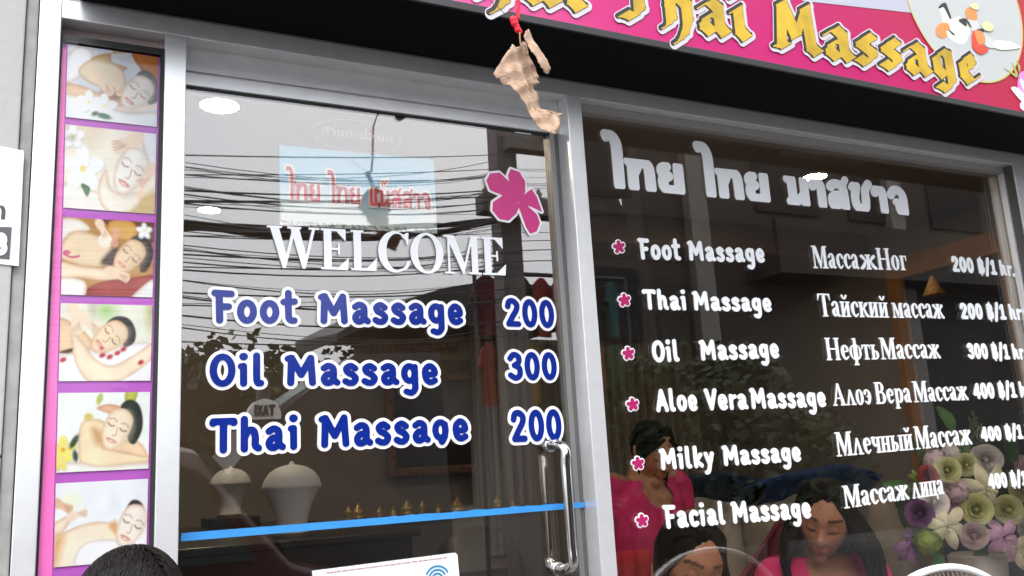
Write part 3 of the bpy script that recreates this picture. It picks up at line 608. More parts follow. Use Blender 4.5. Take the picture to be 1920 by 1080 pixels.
for (cx, cy), nm in zip(((1159.4, 463.5), (1169.6, 563), (1177, 663), (1185, 758.5), (1195, 869), (1202.5, 976)), ('Foot Massage', 'Thai Massage', 'Oil Massage', 'Aloe Vera', 'Milky Massage', 'Facial Massage')):
    sticker('flower_sticker', 'small pink flower sticker in front of white %s lettering' % nm, mini(cx, cy, 12.2), .06, 'small flower stickers on the window', .0038, .0009, mat('small_magenta', (.40, .012, .11), .35))
# ------------------------------------------------------------------ blue name poster, oval sticker, notice
po = thing('name_poster', 'light blue poster with red Thai lettering above WELCOME', 'poster', at(670, 350, .07))
PC = [at(524, 272, .069), at(813, 299, .069), at(820, 438, .069), at(525, 422, .069)]
bm = bmesh.new(); NX, NZ = 70, 44; vs = []; cols = []
for j in range(NZ + 1):
    for i in range(NX + 1):
        u, v = i / NX, j / NZ; p = (PC[0].lerp(PC[1], u)).lerp(PC[3].lerp(PC[2], u), v)
        vs.append(bm.verts.new((p.x, .069, p.z)))
        k = .5 + .5 * math.sin(v * 2.2 + .5 * math.sin(u * 5 + 1)); c1 = np.array(s8(120, 205, 245)); c2 = np.array(s8(228, 246, 250))
        t = min(1, max(0, (v - .38 + .08 * math.sin(u * 7) + .05 * math.sin(u * 19 + v * 9)) / .45)); col = c1 * (1 - t) + c2 * t
        e = min(u, 1 - u) * 2.2; f = min(e, 1 - v)
        if f < .055 and v > .72 and random.random() < .45: col = col * random.uniform(.2, .6)
        cols.append(col)
for j in range(NZ):
    for i in range(NX):
        a = j * (NX + 1) + i; bm.faces.new((vs[a], vs[a + 1], vs[a + NX + 2], vs[a + NX + 1]))
ex = bmesh.ops.extrude_face_region(bm, geom=bm.faces[:])
for v in ex['geom']:
    if isinstance(v, bmesh.types.BMVert): v.co.y += .002
me = bpy.data.meshes.new('sheet'); bm.to_mesh(me); bm.free(); n = len(me.vertices); setcol(me, np.array((cols + cols)[:n])); link('sheet', me, vmat('printed_sky', .5), po)
RED = mat('poster_red', s8(196, 60, 78), .5, var=.35, scale=22)
TL = [('outline', .075, WHITE, -.0028, -.0012, False, (0, 0)), ('letter', -.045, RED, -.0042, -.0029, False, (0, 0))]
Hh = at(560, 342, .069).z - at(560, 381, .069).z
for wd, x0, x1 in (('ไทย', 534, 601), ('ไทย', 612, 676), ('แม็สสาจ', 692, 808)):
    f = lambda x: at(x, 377 + (398 - 377) * (x - 534) / 274, .069)
    put_word(po, wd, thai, f(x0), f(x1), Hh, .069, TL)
ov = thing('oval_sticker', 'faint oval sticker with tan Thai script above the blue poster', 'sticker', at(669, 256, .069))
TAN = mat('tan_print', (.42, .36, .30), .6)
bm = bmesh.new(); c0 = at(669.5, 256, .069); rx = (at(753, 266, .069).x - at(586, 246, .069).x) / 2; rz = at(670, 226, .069).z - c0.z
def ring(k): return [(c0.x + rx * k * math.cos(t), c0.z - .0 * math.cos(t) + (rz + rx * (k - 1)) * math.sin(t)) for t in np.linspace(0, 2 * math.pi, 60, endpoint=False)]
sheet(bm, [ring(1), ring(.985)], lambda u, v, y: Vector((u, y, v)), .0665, .0675); fin('rim', bm, TAN, ov)
put_word(ov, 'สานกาปูสนย'.replace('ู', ''), thai, at(602, 253, .068), at(737, 270, .068), .021, .068, [('letter', -.05, TAN, -.0015, -.0005, False, (0, 0))])
no = thing('wifi_notice', 'white notice with blue signal arcs at the bottom of the door', 'notice', at(720, 1090, .06))
q = [at(585.7, 1070.5, .056), at(853, 1036.5, .056), at(857.5, 1040, .056), at(870, 1185, .056), at(592, 1230, .056)]
flat('card', q, .0555, .0575, mat('notice_white', (.82, .82, .83), .45), no)
cA = at(820, 1086, .055)
for rr in (.0285, .0205, .0125):
    bm = bmesh.new(); P = [(cA.x + rr * math.cos(t), cA.z + rr * math.sin(t), .0017) for t in np.linspace(R(28), R(152), 24)]
    sheet(bm, contours([('l', P)], 0, .0006), lambda u, v, y: Vector((u, y, v)), .0540, .0553); fin('signal_arc', bm, mat('signal_blue', (.01, .20, .42), .4), no)
A, B = at(612, 1074.5, .055), at(838, 1045.5, .055); bm = bmesh.new(); k = 0
while k < 1:
    wd = random.uniform(.012, .05); p = A.lerp(B, k); q = A.lerp(B, min(1, k + wd * .75))
    sheet(bm, [[(p.x, p.z), (q.x, q.z), (q.x, q.z + .0018), (p.x, p.z + .0018)]], lambda u, v, y: Vector((u, y, v)), .0540, .0553); k += wd
fin('printed_line', bm, mat('faded_red', (.55, .22, .26), .5), no)
boxes('tape_piece', [(at(586, 1075, .055).x, at(596, 1075, .055).x, .0541, .0552, at(590, 1092, .055).z, at(590, 1076, .055).z)], mat('clear_tape', (.74, .74, .72), .3), no, 0)
# ------------------------------------------------------------------ fascia sign
SY = -.243; SZ0 = 2.447; SZ1 = 3.12; SX0 = .0; SX1 = 4.3
sg = thing('fascia_sign', 'pink and red shop sign with golden gothic letters above the door', 'sign', (2, SY, SZ0))
BLK = mat('black_box', (.004, .004, .005), .8, spec=.1)
boxes('sign_box', [(SX0, SX1, SY + .004, -.001, SZ0, SZ1)], BLK, sg, .002)
boxes('edge_trim', [(SX0, SX1, SY - .004, SY + .003, SZ0 - .001, SZ0 + .017)], mat('dark_trim', (.02, .019, .02), .5), sg, .001)
m = bpy.data.materials.new('sign_print'); m.use_nodes = True; n = m.node_tree; b = n.nodes['Principled BSDF']
tc = n.nodes.new('ShaderNodeTexCoord'); sp = n.nodes.new('ShaderNodeSeparateXYZ'); mr = n.nodes.new('ShaderNodeMapRange'); rp = n.nodes.new('ShaderNodeValToRGB')
ma = n.nodes.new('ShaderNodeMath'); ma.operation = 'MULTIPLY_ADD'; ma.inputs[1].default_value = 1.1
n.links.new(tc.outputs['Object'], sp.inputs[0]); n.links.new(sp.outputs['Z'], ma.inputs[0]); n.links.new(sp.outputs['X'], ma.inputs[2])
mr.inputs['From Min'].default_value = 3.3; mr.inputs['From Max'].default_value = 5.9
n.links.new(ma.outputs[0], mr.inputs['Value']); n.links.new(mr.outputs[0], rp.inputs[0])
E_ = rp.color_ramp.elements; E_[0].position = 0; E_[0].color = (*s8(206, 78, 142), 1); E_[1].position = 1; E_[1].color = (*s8(164, 12, 26), 1)
for p_, c_ in ((.22, s8(184, 26, 106)), (.55, s8(172, 12, 90)), (.80, s8(168, 12, 58))):
    e_ = E_.new(p_); e_.color = (*c_, 1)
n.links.new(rp.outputs[0], b.inputs['Base Color']); b.inputs['Roughness'].default_value = .35
boxes('printed_panel', [(SX0, SX1, SY - .002, SY + .003, SZ0 + .0172, SZ1)], m, sg, 0)
def sgn(name, pts, m, lay, k=4.91, ox=1640, oy=0, smooth=False, sub=None):
    """print on the sign from pixel outlines"""
    q = [at(ox + x / k, oy + y / k, SY) for x, y in pts]
    L = [(p.x, p.z) for p in q]
    if smooth: L = [(p.x, p.y) for p in catmull([(a, b_, 0) for a, b_ in L], 5, True)]
    bm = bmesh.new(); sheet(bm, [L], lambda u, v, y: Vector((u, y, v)), SY - .002 - .0006 * lay - .0004, SY - .002 - .0006 * lay + .0002)
    return fin(name, bm, m, sub or sg)
LAV = mat('pale_print', (.40, .40, .47), .4); CRM = mat('white_print', (.44, .45, .44), .4)
a_, b_ = at(1503, 0, SY), at(1709, 25, SY)
sheetpts = [(a_.x - .25, SZ1 - .001), (a_.x - .0, a_.z - .004), (b_.x, b_.z), (b_.x + .35, b_.z + .01), (b_.x + .6, SZ1 - .001)]
bm = bmesh.new(); sheet(bm, [sheetpts], lambda u, v, y: Vector((u, y, v)), SY - .0030, SY - .0018); fin('pale_swoosh', bm, LAV, sg)
# round emblem: circle through three rim points
pA, pB, pC = [(p.x, p.z) for p in (at(1708, 26.5, SY), at(1738, 81.5, SY), at(1872, 152, SY))]
(ax, ay), (bx, by), (cx, cy) = pA, pB, pC; dd = 2 * (ax * (by - cy) + bx * (cy - ay) + cx * (ay - by))
ux = ((ax * ax + ay * ay) * (by - cy) + (bx * bx + by * by) * (cy - ay) + (cx * cx + cy * cy) * (ay - by)) / dd
uy = ((ax * ax + ay * ay) * (cx - bx) + (bx * bx + by * by) * (ax - cx) + (cx * cx + cy * cy) * (bx - ax)) / dd
er = math.hypot(ax - ux, ay - uy)
def disc(r, r2=None): return [[(ux + q * math.cos(t), uy + q * math.sin(t)) for t in np.linspace(0, 2 * math.pi, 90, endpoint=False)] for q in ([r] if r2 is None else [r, r2])]
bm = bmesh.new(); sheet(bm, disc(er), lambda u, v, y: Vector((u, y, v)), SY - .0036, SY - .0031); em = fin('emblem_disc', bm, CRM, sg)
bm = bmesh.new(); sheet(bm, disc(er + .001, er - .004), lambda u, v, y: Vector((u, y, v)), SY - .0042, SY - .00365); fin('rim', bm, mat('gold_rim', s8(190, 170, 90), .4), em)
BODY = mat('print_cream', s8(225, 220, 205), .5); ORG = mat('print_orange', s8(214, 132, 70), .5); REDP = mat('print_red', s8(205, 60, 35), .5); BKP = mat('print_black', s8(35, 30, 30), .5); OLV = mat('print_olive', s8(205, 205, 150), .5); GRY = mat('print_grey', s8(190, 190, 188), .5)
for i, (nm, pts, mm) in enumerate((
    ('figure_body', [(600, 90), (640, 80), (690, 180), (770, 160), (870, 260), (870, 300), (820, 400), (740, 400), (660, 330), (620, 210)], BODY),
    ('figure_face', [(585, 90), (620, 75), (660, 130), (655, 185), (620, 160)], mat('print_skin', s8(236, 226, 214), .5)),
    ('figure_hair', [(578, 75), (600, 45), (640, 30), (660, 70), (695, 170), (680, 175), (645, 110), (620, 72), (590, 85)], BKP),
    ('figure_skirt', [(620, 215), (670, 225), (680, 280), (650, 290), (655, 335), (610, 358), (560, 325), (552, 270), (590, 225)], ORG),
    ('figure_sash', [(665, 275), (690, 290), (730, 330), (700, 318)], BKP),
    ('figure_body', [(830, 190), (920, 190), (950, 260), (880, 290), (850, 240)], GRY),
    ('figure_top', [(825, 95), (870, 80), (920, 110), (930, 180), (890, 195), (840, 170)], ORG),
    ('figure_sash', [(760, 190), (830, 180), (880, 260), (860, 250), (830, 205), (835, 245), (810, 235)], BKP),
    ('figure_leg', [(985, 320), (1090, 390), (1100, 440), (1060, 450), (1000, 420)], GRY),
    ('figure_leg', [(1090, 385), (1180, 385), (1240, 395), (1330, 440), (1290, 455), (1200, 465), (1105, 455)], BODY),
    ('figure_skirt', [(885, 310), (940, 280), (985, 320), (1005, 390), (980, 420), (1035, 465), (990, 500), (950, 505), (890, 450), (880, 380)], REDP),
    ('figure_skirt', [(905, 300), (960, 290), (1000, 350), (995, 405), (940, 410)], ORG),
    ('figure_sash', [(925, 285), (975, 272), (990, 300), (950, 290)], BKP),
    ('figure_flower', [(860, 60), (900, 35), (940, 60), (930, 100), (880, 85)], OLV), ('figure_flower', [(970, 240), (1010, 205), (1080, 250), (1050, 295), (990, 280)], OLV))):
    sgn(nm, pts, mm, 2.6 + i * .35, smooth=True, sub=em)
PET = mat('print_orchid', s8(196, 130, 190), .5); PET2 = mat('print_orchid_pale', s8(235, 210, 232), .5); GRN = mat('print_green', s8(150, 165, 80), .5)
orc = sgn('orchid_print', [(1320, 700), (1360, 660), (1440, 700), (1560, 760), (1560, 1010), (1440, 1080), (1360, 960), (1310, 830)], PET, 2, smooth=True)
for i, pts in enumerate(([(1245, 815), (1300, 810), (1390, 900), (1370, 960), (1290, 880)], [(1330, 960), (1370, 930), (1450, 980), (1420, 1040), (1340, 1010)], [(1330, 760), (1352, 740), (1420, 880), (1390, 900)])):
    sgn('petal', pts, PET2, 2.6 + i * .3, smooth=True, sub=orc)
for pts in ([(1175, 630), (1210, 650), (1310, 700), (1290, 720)], [(1250, 580), (1280, 620), (1310, 700), (1285, 690)], [(1295, 560), (1330, 620), (1320, 680)]):
    sgn('leaf', pts, GRN, 4, smooth=False, sub=orc)
GOLD = mat('gold_print', s8(186, 152, 34), .4, var=.26, scale=14); BKL = mat('letter_shadow', (.012, .012, .012), .5); WHL = mat('letter_edge', (.52, .48, .51), .4)
SL = [('outline', .085, WHL, -.0046, -.0042, True, (0, 0)), ('shadow', .034, BKL, -.0052, -.0047, True, (-.028, .018)), ('letter', -.004, GOLD, -.0058, -.0053, False, (0, 0))]
def zz(px): return None
bl = lambda x: at(x, 93 + (x - 1443) * .186, SY)
Hs = at(1455, 8, SY).z - at(1455, 95, SY).z
SLOPE = at(1828, 166, SY).z - at(1455, 95, SY).z
def sword(t, x0, x1, y0, y1, H):
    put_word(sg, t, black, at(x0, y0, SY), at(x1, y1, SY), H, SY, SL, .0)
sword('Massage', 1447, 1842, 92, 164, Hs)
sword('Thai', 1155, 1410, 38, 80, Hs)
tA, tB = at(1155, 38, SY), at(1410, 80, SY); dv = at(1102, 26, SY) - tB
put_word(sg, 'Thai', black, tA + dv, tB + dv, Hs, SY, SL)
# ------------------------------------------------------------------ side poster with six photographs
def canvas(nx, ny, asp):
    u = np.linspace(0, asp, nx); v = np.linspace(0, 1, ny); U, V = np.meshgrid(u, v); return U, V, np.ones((ny, nx, 3))
class Paint:
    def __init__(s, bg, nx=150, ny=122, asp=1.22): s.U, s.V, s.C = canvas(nx, ny, asp); s.C[:] = lin(tuple(c / 255 for c in bg))
    def put(s, d, col, soft=.012, k=1.0, sh=0):
        a = np.clip(.5 - d / (2 * soft), 0, 1)[..., None] * k; g = (1 - sh * np.clip(1 + d / .075, 0, 1) ** 2)[..., None]
        s.C = s.C * (1 - a) + np.array(s8(*col)) * (g if not sh else g ** np.array([.8, 1.25, 1.6])) * a
    def e(s, cx, cy, rx, ry, rot, col, soft=.012, k=1.0):
        c, t = math.cos(R(rot)), math.sin(R(rot)); X = (s.U - cx) * c + (s.V - cy) * t; Y = -(s.U - cx) * t + (s.V - cy) * c
        s.put((np.hypot(X / rx, Y / ry) - 1) * min(rx, ry), col, soft, k)
    def p(s, pts, col, soft=.010, k=1.0, sm_=True):
        P = [(q.x, q.y) for q in catmull([(a, b, 0) for a, b in pts], 4, True)] if sm_ else pts
        s.put(sd_poly(P, s.U, s.V), col, soft, k, .34 if soft < .02 and k == 1 else 0)
    def l(s, pts, r, col, soft=.006, k=1.0):
        P = [(a, b, r) for a, b in pts] if len(pts) < 3 else [(a, b, r) for a, b, _ in smooth2([(x, y, 0) for x, y in pts], 4)]
        s.put(sd_line(P, s.U, s.V), col, soft, k)
    def face(s, cx, cy, r, rot, skin=(250, 236, 222), line=(150, 116, 104)):
        """closed-eyed face, rot = direction of the crown"""
        def T(x, y):
            a = R(rot - 90); return (cx + r * (x * math.cos(a) - y * math.sin(a)), cy + r * (x * math.sin(a) + y * math.cos(a)))
        s.p([T(-.70, .3), T(-.55, .85), T(0, 1.1), T(.55, .85), T(.70, .3), T(.62, -.4), T(.3, -.95), T(0, -1.08), T(-.3, -.95), T(-.62, -.4)], skin)
        s.p([T(.2, 1.0), T(.72, .4), T(.66, -.4), T(.3, -1.0), T(.35, -.2)], tuple(int(c * .88) for c in skin), .08, .6)
        for q in (-1, 1):
            s.l([T(q * .16, .12), T(q * .34, .05), T(q * .52, .13)], r * .032, line, k=.85); s.l([T(q * .12, .36), T(q * .34, .44), T(q * .56, .34)], r * .03, line, k=.5)
        s.l([T(.02, .1), T(.10, -.28), T(-.06, -.34)], r * .025, (190, 150, 130)); s.l([T(-.24, -.58), T(0, -.55), T(.24, -.58)], r * .06, (214, 156, 148))
        s.l([T(-.2, -.66), T(0, -.70), T(.2, -.66)], r * .03, (215, 160, 150))
    def hand(s, x, y, a, L, skin=(238, 214, 192)):
        for i, k in enumerate((-.9, -.3, .3, .9)):
            t = R(a + k * 16); q = R(a + k * 5)
            s.l([(x - .03 * k * L * math.sin(R(a)) * 4, y + .03 * k * L * math.cos(R(a)) * 4), (x + L * (1 - .12 * abs(k)) * math.cos(t), y + L * (1 - .12 * abs(k)) * math.sin(t))], L * .11, skin)
            s.l([(x + .3 * L * math.cos(t) - .02 * math.sin(t), y + .3 * L * math.sin(t)), (x + L * .9 * math.cos(t) + L * .11 * math.sin(t), y + L * .9 * math.sin(t) - L * .11 * math.cos(t))], L * .018, (180, 140, 120))
        s.e(x - .25 * L * math.cos(R(a)), y - .25 * L * math.sin(R(a)), L * .5, L * .36, a, skin)
    def done(s):
        c = np.clip(s.C, 0, 1) ** (1 / 2.2); rg = np.random.default_rng(3); n = c.shape[:2]
        c = (c - .5) * 1.14 + .49; c = c + rg.normal(0, .012, n)[..., None]
        lo = rg.normal(0, .03, (8, 9)); lo = np.kron(lo, np.ones((n[0] // 8 + 1, n[1] // 9 + 1)))[:n[0], :n[1]]
        for _ in range(14): lo = (lo + np.roll(lo, 3, 0) + np.roll(lo, 3, 1) + np.roll(lo, -3, 0) + np.roll(lo, -3, 1)) / 5
        c = c + lo[..., None] * np.array([1, .9, .7]); b_ = c.copy()
        for sft in ((1, 0), (-1, 0), (0, 1), (0, -1)): b_ = b_ + np.roll(c, sft, (0, 1))
        b_[1:-1, 1:-1] = b_[1:-1, 1:-1] / 5; c[1:-1, 1:-1] = b_[1:-1, 1:-1]
        return np.clip(c, 0, 1).reshape(-1, 3) ** 2.2 * .70
    def flower(s, x, y, r, col=(250, 250, 248), mid=(240, 225, 150)):
        for i in range(5):
            t = R(72 * i + 20); s.e(x + .55 * r * math.cos(t) + .012, y + .55 * r * math.sin(t) - .012, r * .52, r * .34, 72 * i + 20, (200, 205, 195)); s.e(x + .55 * r * math.cos(t), y + .55 * r * math.sin(t), r * .52, r * .34, 72 * i + 20, col)
        s.e(x, y, r * .16, r * .16, 0, mid)
def photo1():
    s = Paint((214, 216, 222)); s.p([(.85, 1.02), (1.24, 1.02), (1.24, .5), (1.05, .7)], (190, 120, 50)); s.p([(-.05, .75), (.15, 1.0), (.35, .9), (.2, .6), (-.05, .45)], (235, 236, 240))
    s.p([(.3, .8), (.45, .93), (.72, .98), (.8, 1.02), (.62, 1.02), (.58, .85), (.8, .78), (.6, .7)], (208, 180, 130)); s.p([(.2, .75), (.35, .84), (.6, .82), (.75, .72), (.78, .55), (.6, .45), (.3, .5), (.15, .62)], (232, 216, 190))
    s.p([(-.05, .45), (.2, .45), (.45, .38), (.7, .42), (.85, .5), (.9, .2), (.5, .28), (.1, .28), (-.05, .25)], (228, 200, 172)); s.p([(.45, .42), (.62, .46), (.75, .4), (.7, .3), (.5, .3)], (170, 140, 120), .04)
    s.hand(.45, .55, -50, .22, (236, 214, 190)); s.hand(.68, .58, -80, .2, (236, 214, 190)); s.p([(-.05, .3), (.3, .26), (.8, .16), (1.24, .2), (1.24, -.05), (-.05, -.05)], (236, 240, 240))
    s.p([(.92, .66), (1.0, .78), (1.12, .76), (1.22, .62), (1.24, .4), (1.1, .3), (1.05, .5)], (104, 106, 112)); s.face(.93, .44, .26, 52, (240, 234, 226)); s.l([(.7, .2), (.9, .2), (1.1, .26), (1.24, .3)], .03, (234, 216, 204))
    s.flower(.3, .24, .15); s.flower(.5, .2, .17); s.e(.5, .07, .1, .04, -8, (90, 130, 105)); s.e(.38, .09, .05, .03, 30, (110, 120, 110)); return s
def photo2():
    s = Paint((238, 232, 216)); s.p([(-.05, 1.05), (.5, 1.05), (.35, .75), (-.05, .8)], (226, 214, 190), .1); s.p([(.75, .25), (.85, .12), (1.24, .3), (1.24, -.05), (.75, -.05)], (206, 182, 130), .05); s.p([(.0, .3), (.5, .2), (.8, .1), (.8, -.05), (-.05, -.05)], (240, 234, 228))
    s.p([(1.0, 1.05), (1.24, 1.05), (1.24, .5), (1.1, .62)], (238, 238, 240)); s.p([(.55, .5), (.6, .3), (.75, .22), (1.0, .25), (1.0, .1), (.75, -.05), (.5, .05), (.45, .3)], (242, 232, 218)); s.p([(.86, .78), (1.0, .78), (1.1, .68), (1.12, .55), (1.02, .65), (.9, .74)], (82, 74, 72)); s.face(.87, .5, .29, 62, (248, 242, 234))
    s.hand(.86, .87, 205, .26, (238, 216, 194)); s.hand(1.13, .5, 235, .22, (238, 214, 192)); s.e(1.02, .24, .06, .05, 30, (236, 208, 184))
    s.flower(.24, .48, .27); s.flower(.1, .86, .14); s.p([(.22, .3), (.34, .26), (.3, .15)], (96, 140, 108)); s.e(.08, .84, .07, .05, 0, (110, 105, 105), .03, .5); return s
def photo3():
    s = Paint((186, 140, 84)); s.p([(.5, 1.05), (1.24, 1.05), (1.24, .75), (.9, .7)], (120, 76, 46)); s.p([(-.05, .95), (.2, .98), (.36, .85), (.1, .78), (-.05, .6)], (240, 236, 226)); s.p([(.62, .98), (.9, 1.0), (1.0, .85), (.85, .72), (.6, .8)], (214, 170, 92))
    s.p([(.02, .7), (.15, .82), (.4, .8), (.6, .68), (.68, .55), (.62, .4), (.4, .36), (.15, .4), (-.05, .5)], (234, 212, 180)); s.p([(.5, .42), (.66, .62), (.8, .6), (.75, .4)], (96, 80, 74), .03); s.p([(-.05, .42), (.2, .38), (.6, .35), (.85, .28), (.8, .2), (.5, .2), (.2, .22), (-.05, .2)], (240, 222, 196))
    s.p([(.3, -.05), (.36, .1), (.6, .2), (.9, .24), (1.24, .3), (1.24, .2), (.95, -.05)], (168, 84, 80)); s.p([(.9, -.05), (1.24, .25), (1.24, -.05)], (238, 236, 232)); s.p([(-.05, .2), (.3, .18), (.28, -.05), (-.05, -.05)], (244, 240, 234))
    s.p([(.88, .72), (1.0, .82), (1.15, .76), (1.22, .58), (1.14, .36), (1.04, .34), (1.02, .55)], (66, 58, 58)); s.face(.88, .52, .24, 48, (238, 212, 178), (90, 60, 50)); s.hand(.7, .3, -20, .2, (236, 210, 182)); s.e(.56, .72, .1, .09, 0, (240, 232, 214)); s.hand(.5, .9, -60, .16); s.hand(.7, .8, -100, .15, (226, 170, 140))
    s.flower(1.08, .88, .1); s.l([(.02, .52), (.12, .48), (.22, .5)], .012, (190, 60, 110)); s.e(.06, .54, .05, .03, 0, (200, 90, 130)); return s
def photo4():
    s = Paint((232, 232, 214)); s.e(.6, .92, .12, .12, 0, (176, 206, 140), .1); s.e(.42, .95, .06, .12, 0, (205, 200, 180), .04); s.e(1.2, .9, .06, .2, 0, (190, 196, 130), .06); s.p([(-.05, .3), (.5, .4), (1.0, .5), (1.24, .45), (1.24, -.05), (-.05, -.05)], (240, 240, 242))
    s.p([(-.05, .8), (.2, .72), (.4, .55), (.42, .42), (.2, .35), (-.05, .42)], (232, 204, 168)); s.p([(.15, .62), (.3, .5), (.45, .3), (.7, .2), (1.0, .35), (1.24, .5), (1.24, .3), (1.0, .1), (.75, -.02), (.4, -.02), (.2, .25)], (244, 226, 200)); s.p([(-.02, .36), (.16, .42), (.14, .36)], (90, 60, 40))
    s.hand(.18, .85, -75, .24, (240, 220, 196)); s.hand(.34, .78, -40, .22, (240, 220, 196)); s.p([(.6, .72), (.72, .84), (.9, .82), (1.0, .66), (.98, .5), (.84, .44), (.82, .6)], (62, 58, 58)); s.face(.64, .56, .25, 35, (244, 220, 188), (80, 55, 50)); s.e(.55, .42, .03, .018, 0, (205, 60, 70))
    for x, y in ((.56, .33), (.76, .36), (.84, .41), (.66, .31), (1.08, .24), (.05, .27)): s.e(x, y, .045, .03, 25, (186, 40, 52))
    return s
def photo5():
    s = Paint((238, 242, 236)); s.p([(.9, 1.05), (1.05, 1.05), (1.0, .85), (.88, .88)], (190, 196, 90)); s.e(.54, .92, .04, .08, -20, (186, 196, 100)); s.p([(.5, .8), (.65, .85), (.85, .8), (.8, .7), (.62, .74)], (232, 190, 162)); s.e(.4, .68, .06, .06, 0, (214, 200, 110))
    s.p([(.3, .6), (.5, .66), (.62, .6), (.64, .4), (.6, .3), (.9, .3), (1.2, .18), (1.2, .08), (.9, .06), (.4, .04), (.28, .2)], (242, 222, 186)); s.p([(.44, .55), (.58, .5), (.6, .36), (.5, .34)], (206, 168, 120), .05); s.p([(.6, .32), (.9, .38), (1.1, .34), (1.2, .15), (.9, .2), (.65, .26)], (238, 210, 176))
    s.p([(.82, .8), (.92, .9), (1.05, .86), (1.12, .7), (1.12, .5), (1.02, .32), (.92, .4), (.95, .6)], (58, 64, 56)); s.face(.77, .52, .26, 65, (250, 232, 206), (90, 60, 45)); s.p([(0, .1), (.3, .12), (.6, .06), (1.24, .08), (1.24, -.05), (-.05, -.05)], (240, 238, 230))
    s.flower(.08, .28, .17, (240, 224, 120), (214, 170, 40)); s.flower(.05, .12, .1, (236, 220, 110)); s.e(.22, .38, .04, .1, -30, (50, 80, 50)); s.e(.24, .2, .035, .08, 10, (60, 84, 76)); return s
def photo6():
    s = Paint((236, 238, 242)); s.e(.2, .78, .14, .1, 0, (238, 240, 214), .06); s.hand(.06, .74, -25, .17, (228, 190, 160)); s.p([(-.05, .5), (.15, .6), (.24, .62), (.1, .4), (-.05, .38)], (240, 220, 200)); s.hand(.26, .6, 12, .16, (240, 218, 200))
    s.p([(-.05, .3), (.15, .42), (.45, .5), (.75, .48), (.95, .35), (.8, .1), (.4, -.05), (-.05, -.05)], (244, 228, 206)); s.p([(-.05, .3), (.12, .38), (.1, .2), (.02, .0), (-.05, .0)], (216, 172, 126), .06); s.p([(.3, .18), (.5, .28), (.85, .25), (.9, .0), (.3, -.05)], (244, 246, 250))
    s.p([(.7, .44), (.78, .34), (.86, .26), (.8, .5)], (214, 170, 120), .03); s.p([(.92, .62), (1.0, .74), (1.12, .72), (1.2, .58), (1.19, .48), (1.1, .62), (1.0, .66)], (72, 66, 64)); s.face(1.0, .42, .26, 62, (248, 236, 222), (60, 55, 55)); return s
PY = .014
pst = thing('massage_poster', 'tall purple poster of six massage photographs in the narrow side pane', 'poster', (.07, PY, 1.6))
PXL, PXR = JL1 + .0035, J20 - .0085
zt_, zb_ = HZ0 - .049, .35
boxes('backing', [(PXL, PXR, PY + .002, PY + .005, zb_, zt_)], mat('poster_purple', s8(172, 82, 178), .45, var=.1, scale=3), pst, 0)
xl = at(121, 300, PY).x; xr = PXR
m = mat('poster_pink', s8(236, 112, 186), .45, var=.12, scale=4)
pa_, pb_ = at(127, 83, PY), at(100.5, 1064, PY); pk = (pb_.x - pa_.x) / (pb_.z - pa_.z); XL = lambda z: pa_.x + (z - pa_.z) * pk
bm = bmesh.new(); sheet(bm, [[(PXL + .0008, zb_ + .001), (XL(zb_) - .0022, zb_ + .001), (XL(zt_) - .0022, zt_ - .012), (PXL + .0008, zt_ - .012)]], lambda u, v, y: Vector((u, y, v)), PY + .0006, PY + .0016); fin('pink_band', bm, m, pst)
xs_ = [(127, 83, 121, 219), (121.7, 233, 115, 389), (113.6, 406, 109, 552), (108, 568, 104, 714.8), (102.7, 737, 101, 886.7), (101, 906.7, 100, 1064)]
for (x0, y0, x1, y1), fn in zip(xs_, (photo1, photo2, photo3, photo4, photo5, photo6)):
    s = fn(); z1, z0 = at(x0, y0, PY).z, at(x1, y1, PY).z
    ny, nx = s.U.shape; bm = bmesh.new()
    zr_ = lambda j: z0 + (z1 - z0) * j / (ny - 1)
    vs = [bm.verts.new((XL(zr_(j)) + (xr - .004 - XL(zr_(j))) * i / (nx - 1), PY - .0004, zr_(j))) for j in range(ny) for i in range(nx)]
    for j in range(ny - 1):
        for i in range(nx - 1):
            a = j * nx + i; bm.faces.new((vs[a], vs[a + 1], vs[a + nx + 1], vs[a + nx]))
    me = bpy.data.meshes.new('photograph'); bm.to_mesh(me); bm.free(); setcol(me, s.done()); link('photograph', me, vmat('photo_print', .45), pst)
boxes('cover_glass', [(JL1 + .0035, J20 - .0085, .003, .0075, .1, HZ0 - .0475)], glassmat('poster_glass', .012, (.98, .98, .98)), fr, 0)
# ------------------------------------------------------------------ dry leaf on a red string
LYY = -.425
def leafmesh(pts, y, bend, name, m, root):
    q = [at(900 + a / 4.156, b / 4.156, y) for a, b in pts]; c = sum(q, Vector()) / len(q)
    rg = random.Random(len(pts)); P = []
    for p, n_ in zip(q, q[1:] + q[:1]):
        for t in (0, .25, .5, .75): k = p.lerp(n_, t); P.append((k.x + rg.uniform(-.0013, .0013), k.z + rg.uniform(-.0013, .0013)))
    L = contours([('p', P)], .0016, .0012)
    # dense interior grid for curl
    bm = bmesh.new(); sheet(bm, L, lambda u, v, yy: Vector((u, yy, v)), y, y + .0008)
    bmesh.ops.triangulate(bm, faces=bm.faces[:])
    for _ in range(3):
        es = [e for e in bm.edges if e.calc_length() > .009]
        bmesh.ops.subdivide_edges(bm, edges=es, cuts=1); bmesh.ops.triangulate(bm, faces=[f for f in bm.faces if len(f.verts) > 3])
    for v in bm.verts: v.co.y += bend(v.co.x - c.x, v.co.z - c.z)
    return fin(name, bm, m, root, True)
lm = mat('dry_leaf', s8(172, 143, 120), .85, var=.34, scale=38, bump=.25)
lf = thing('dry_leaf', 'curled dry brown leaf hanging in front of the sign and door', 'leaf', at(972, 95, LYY))
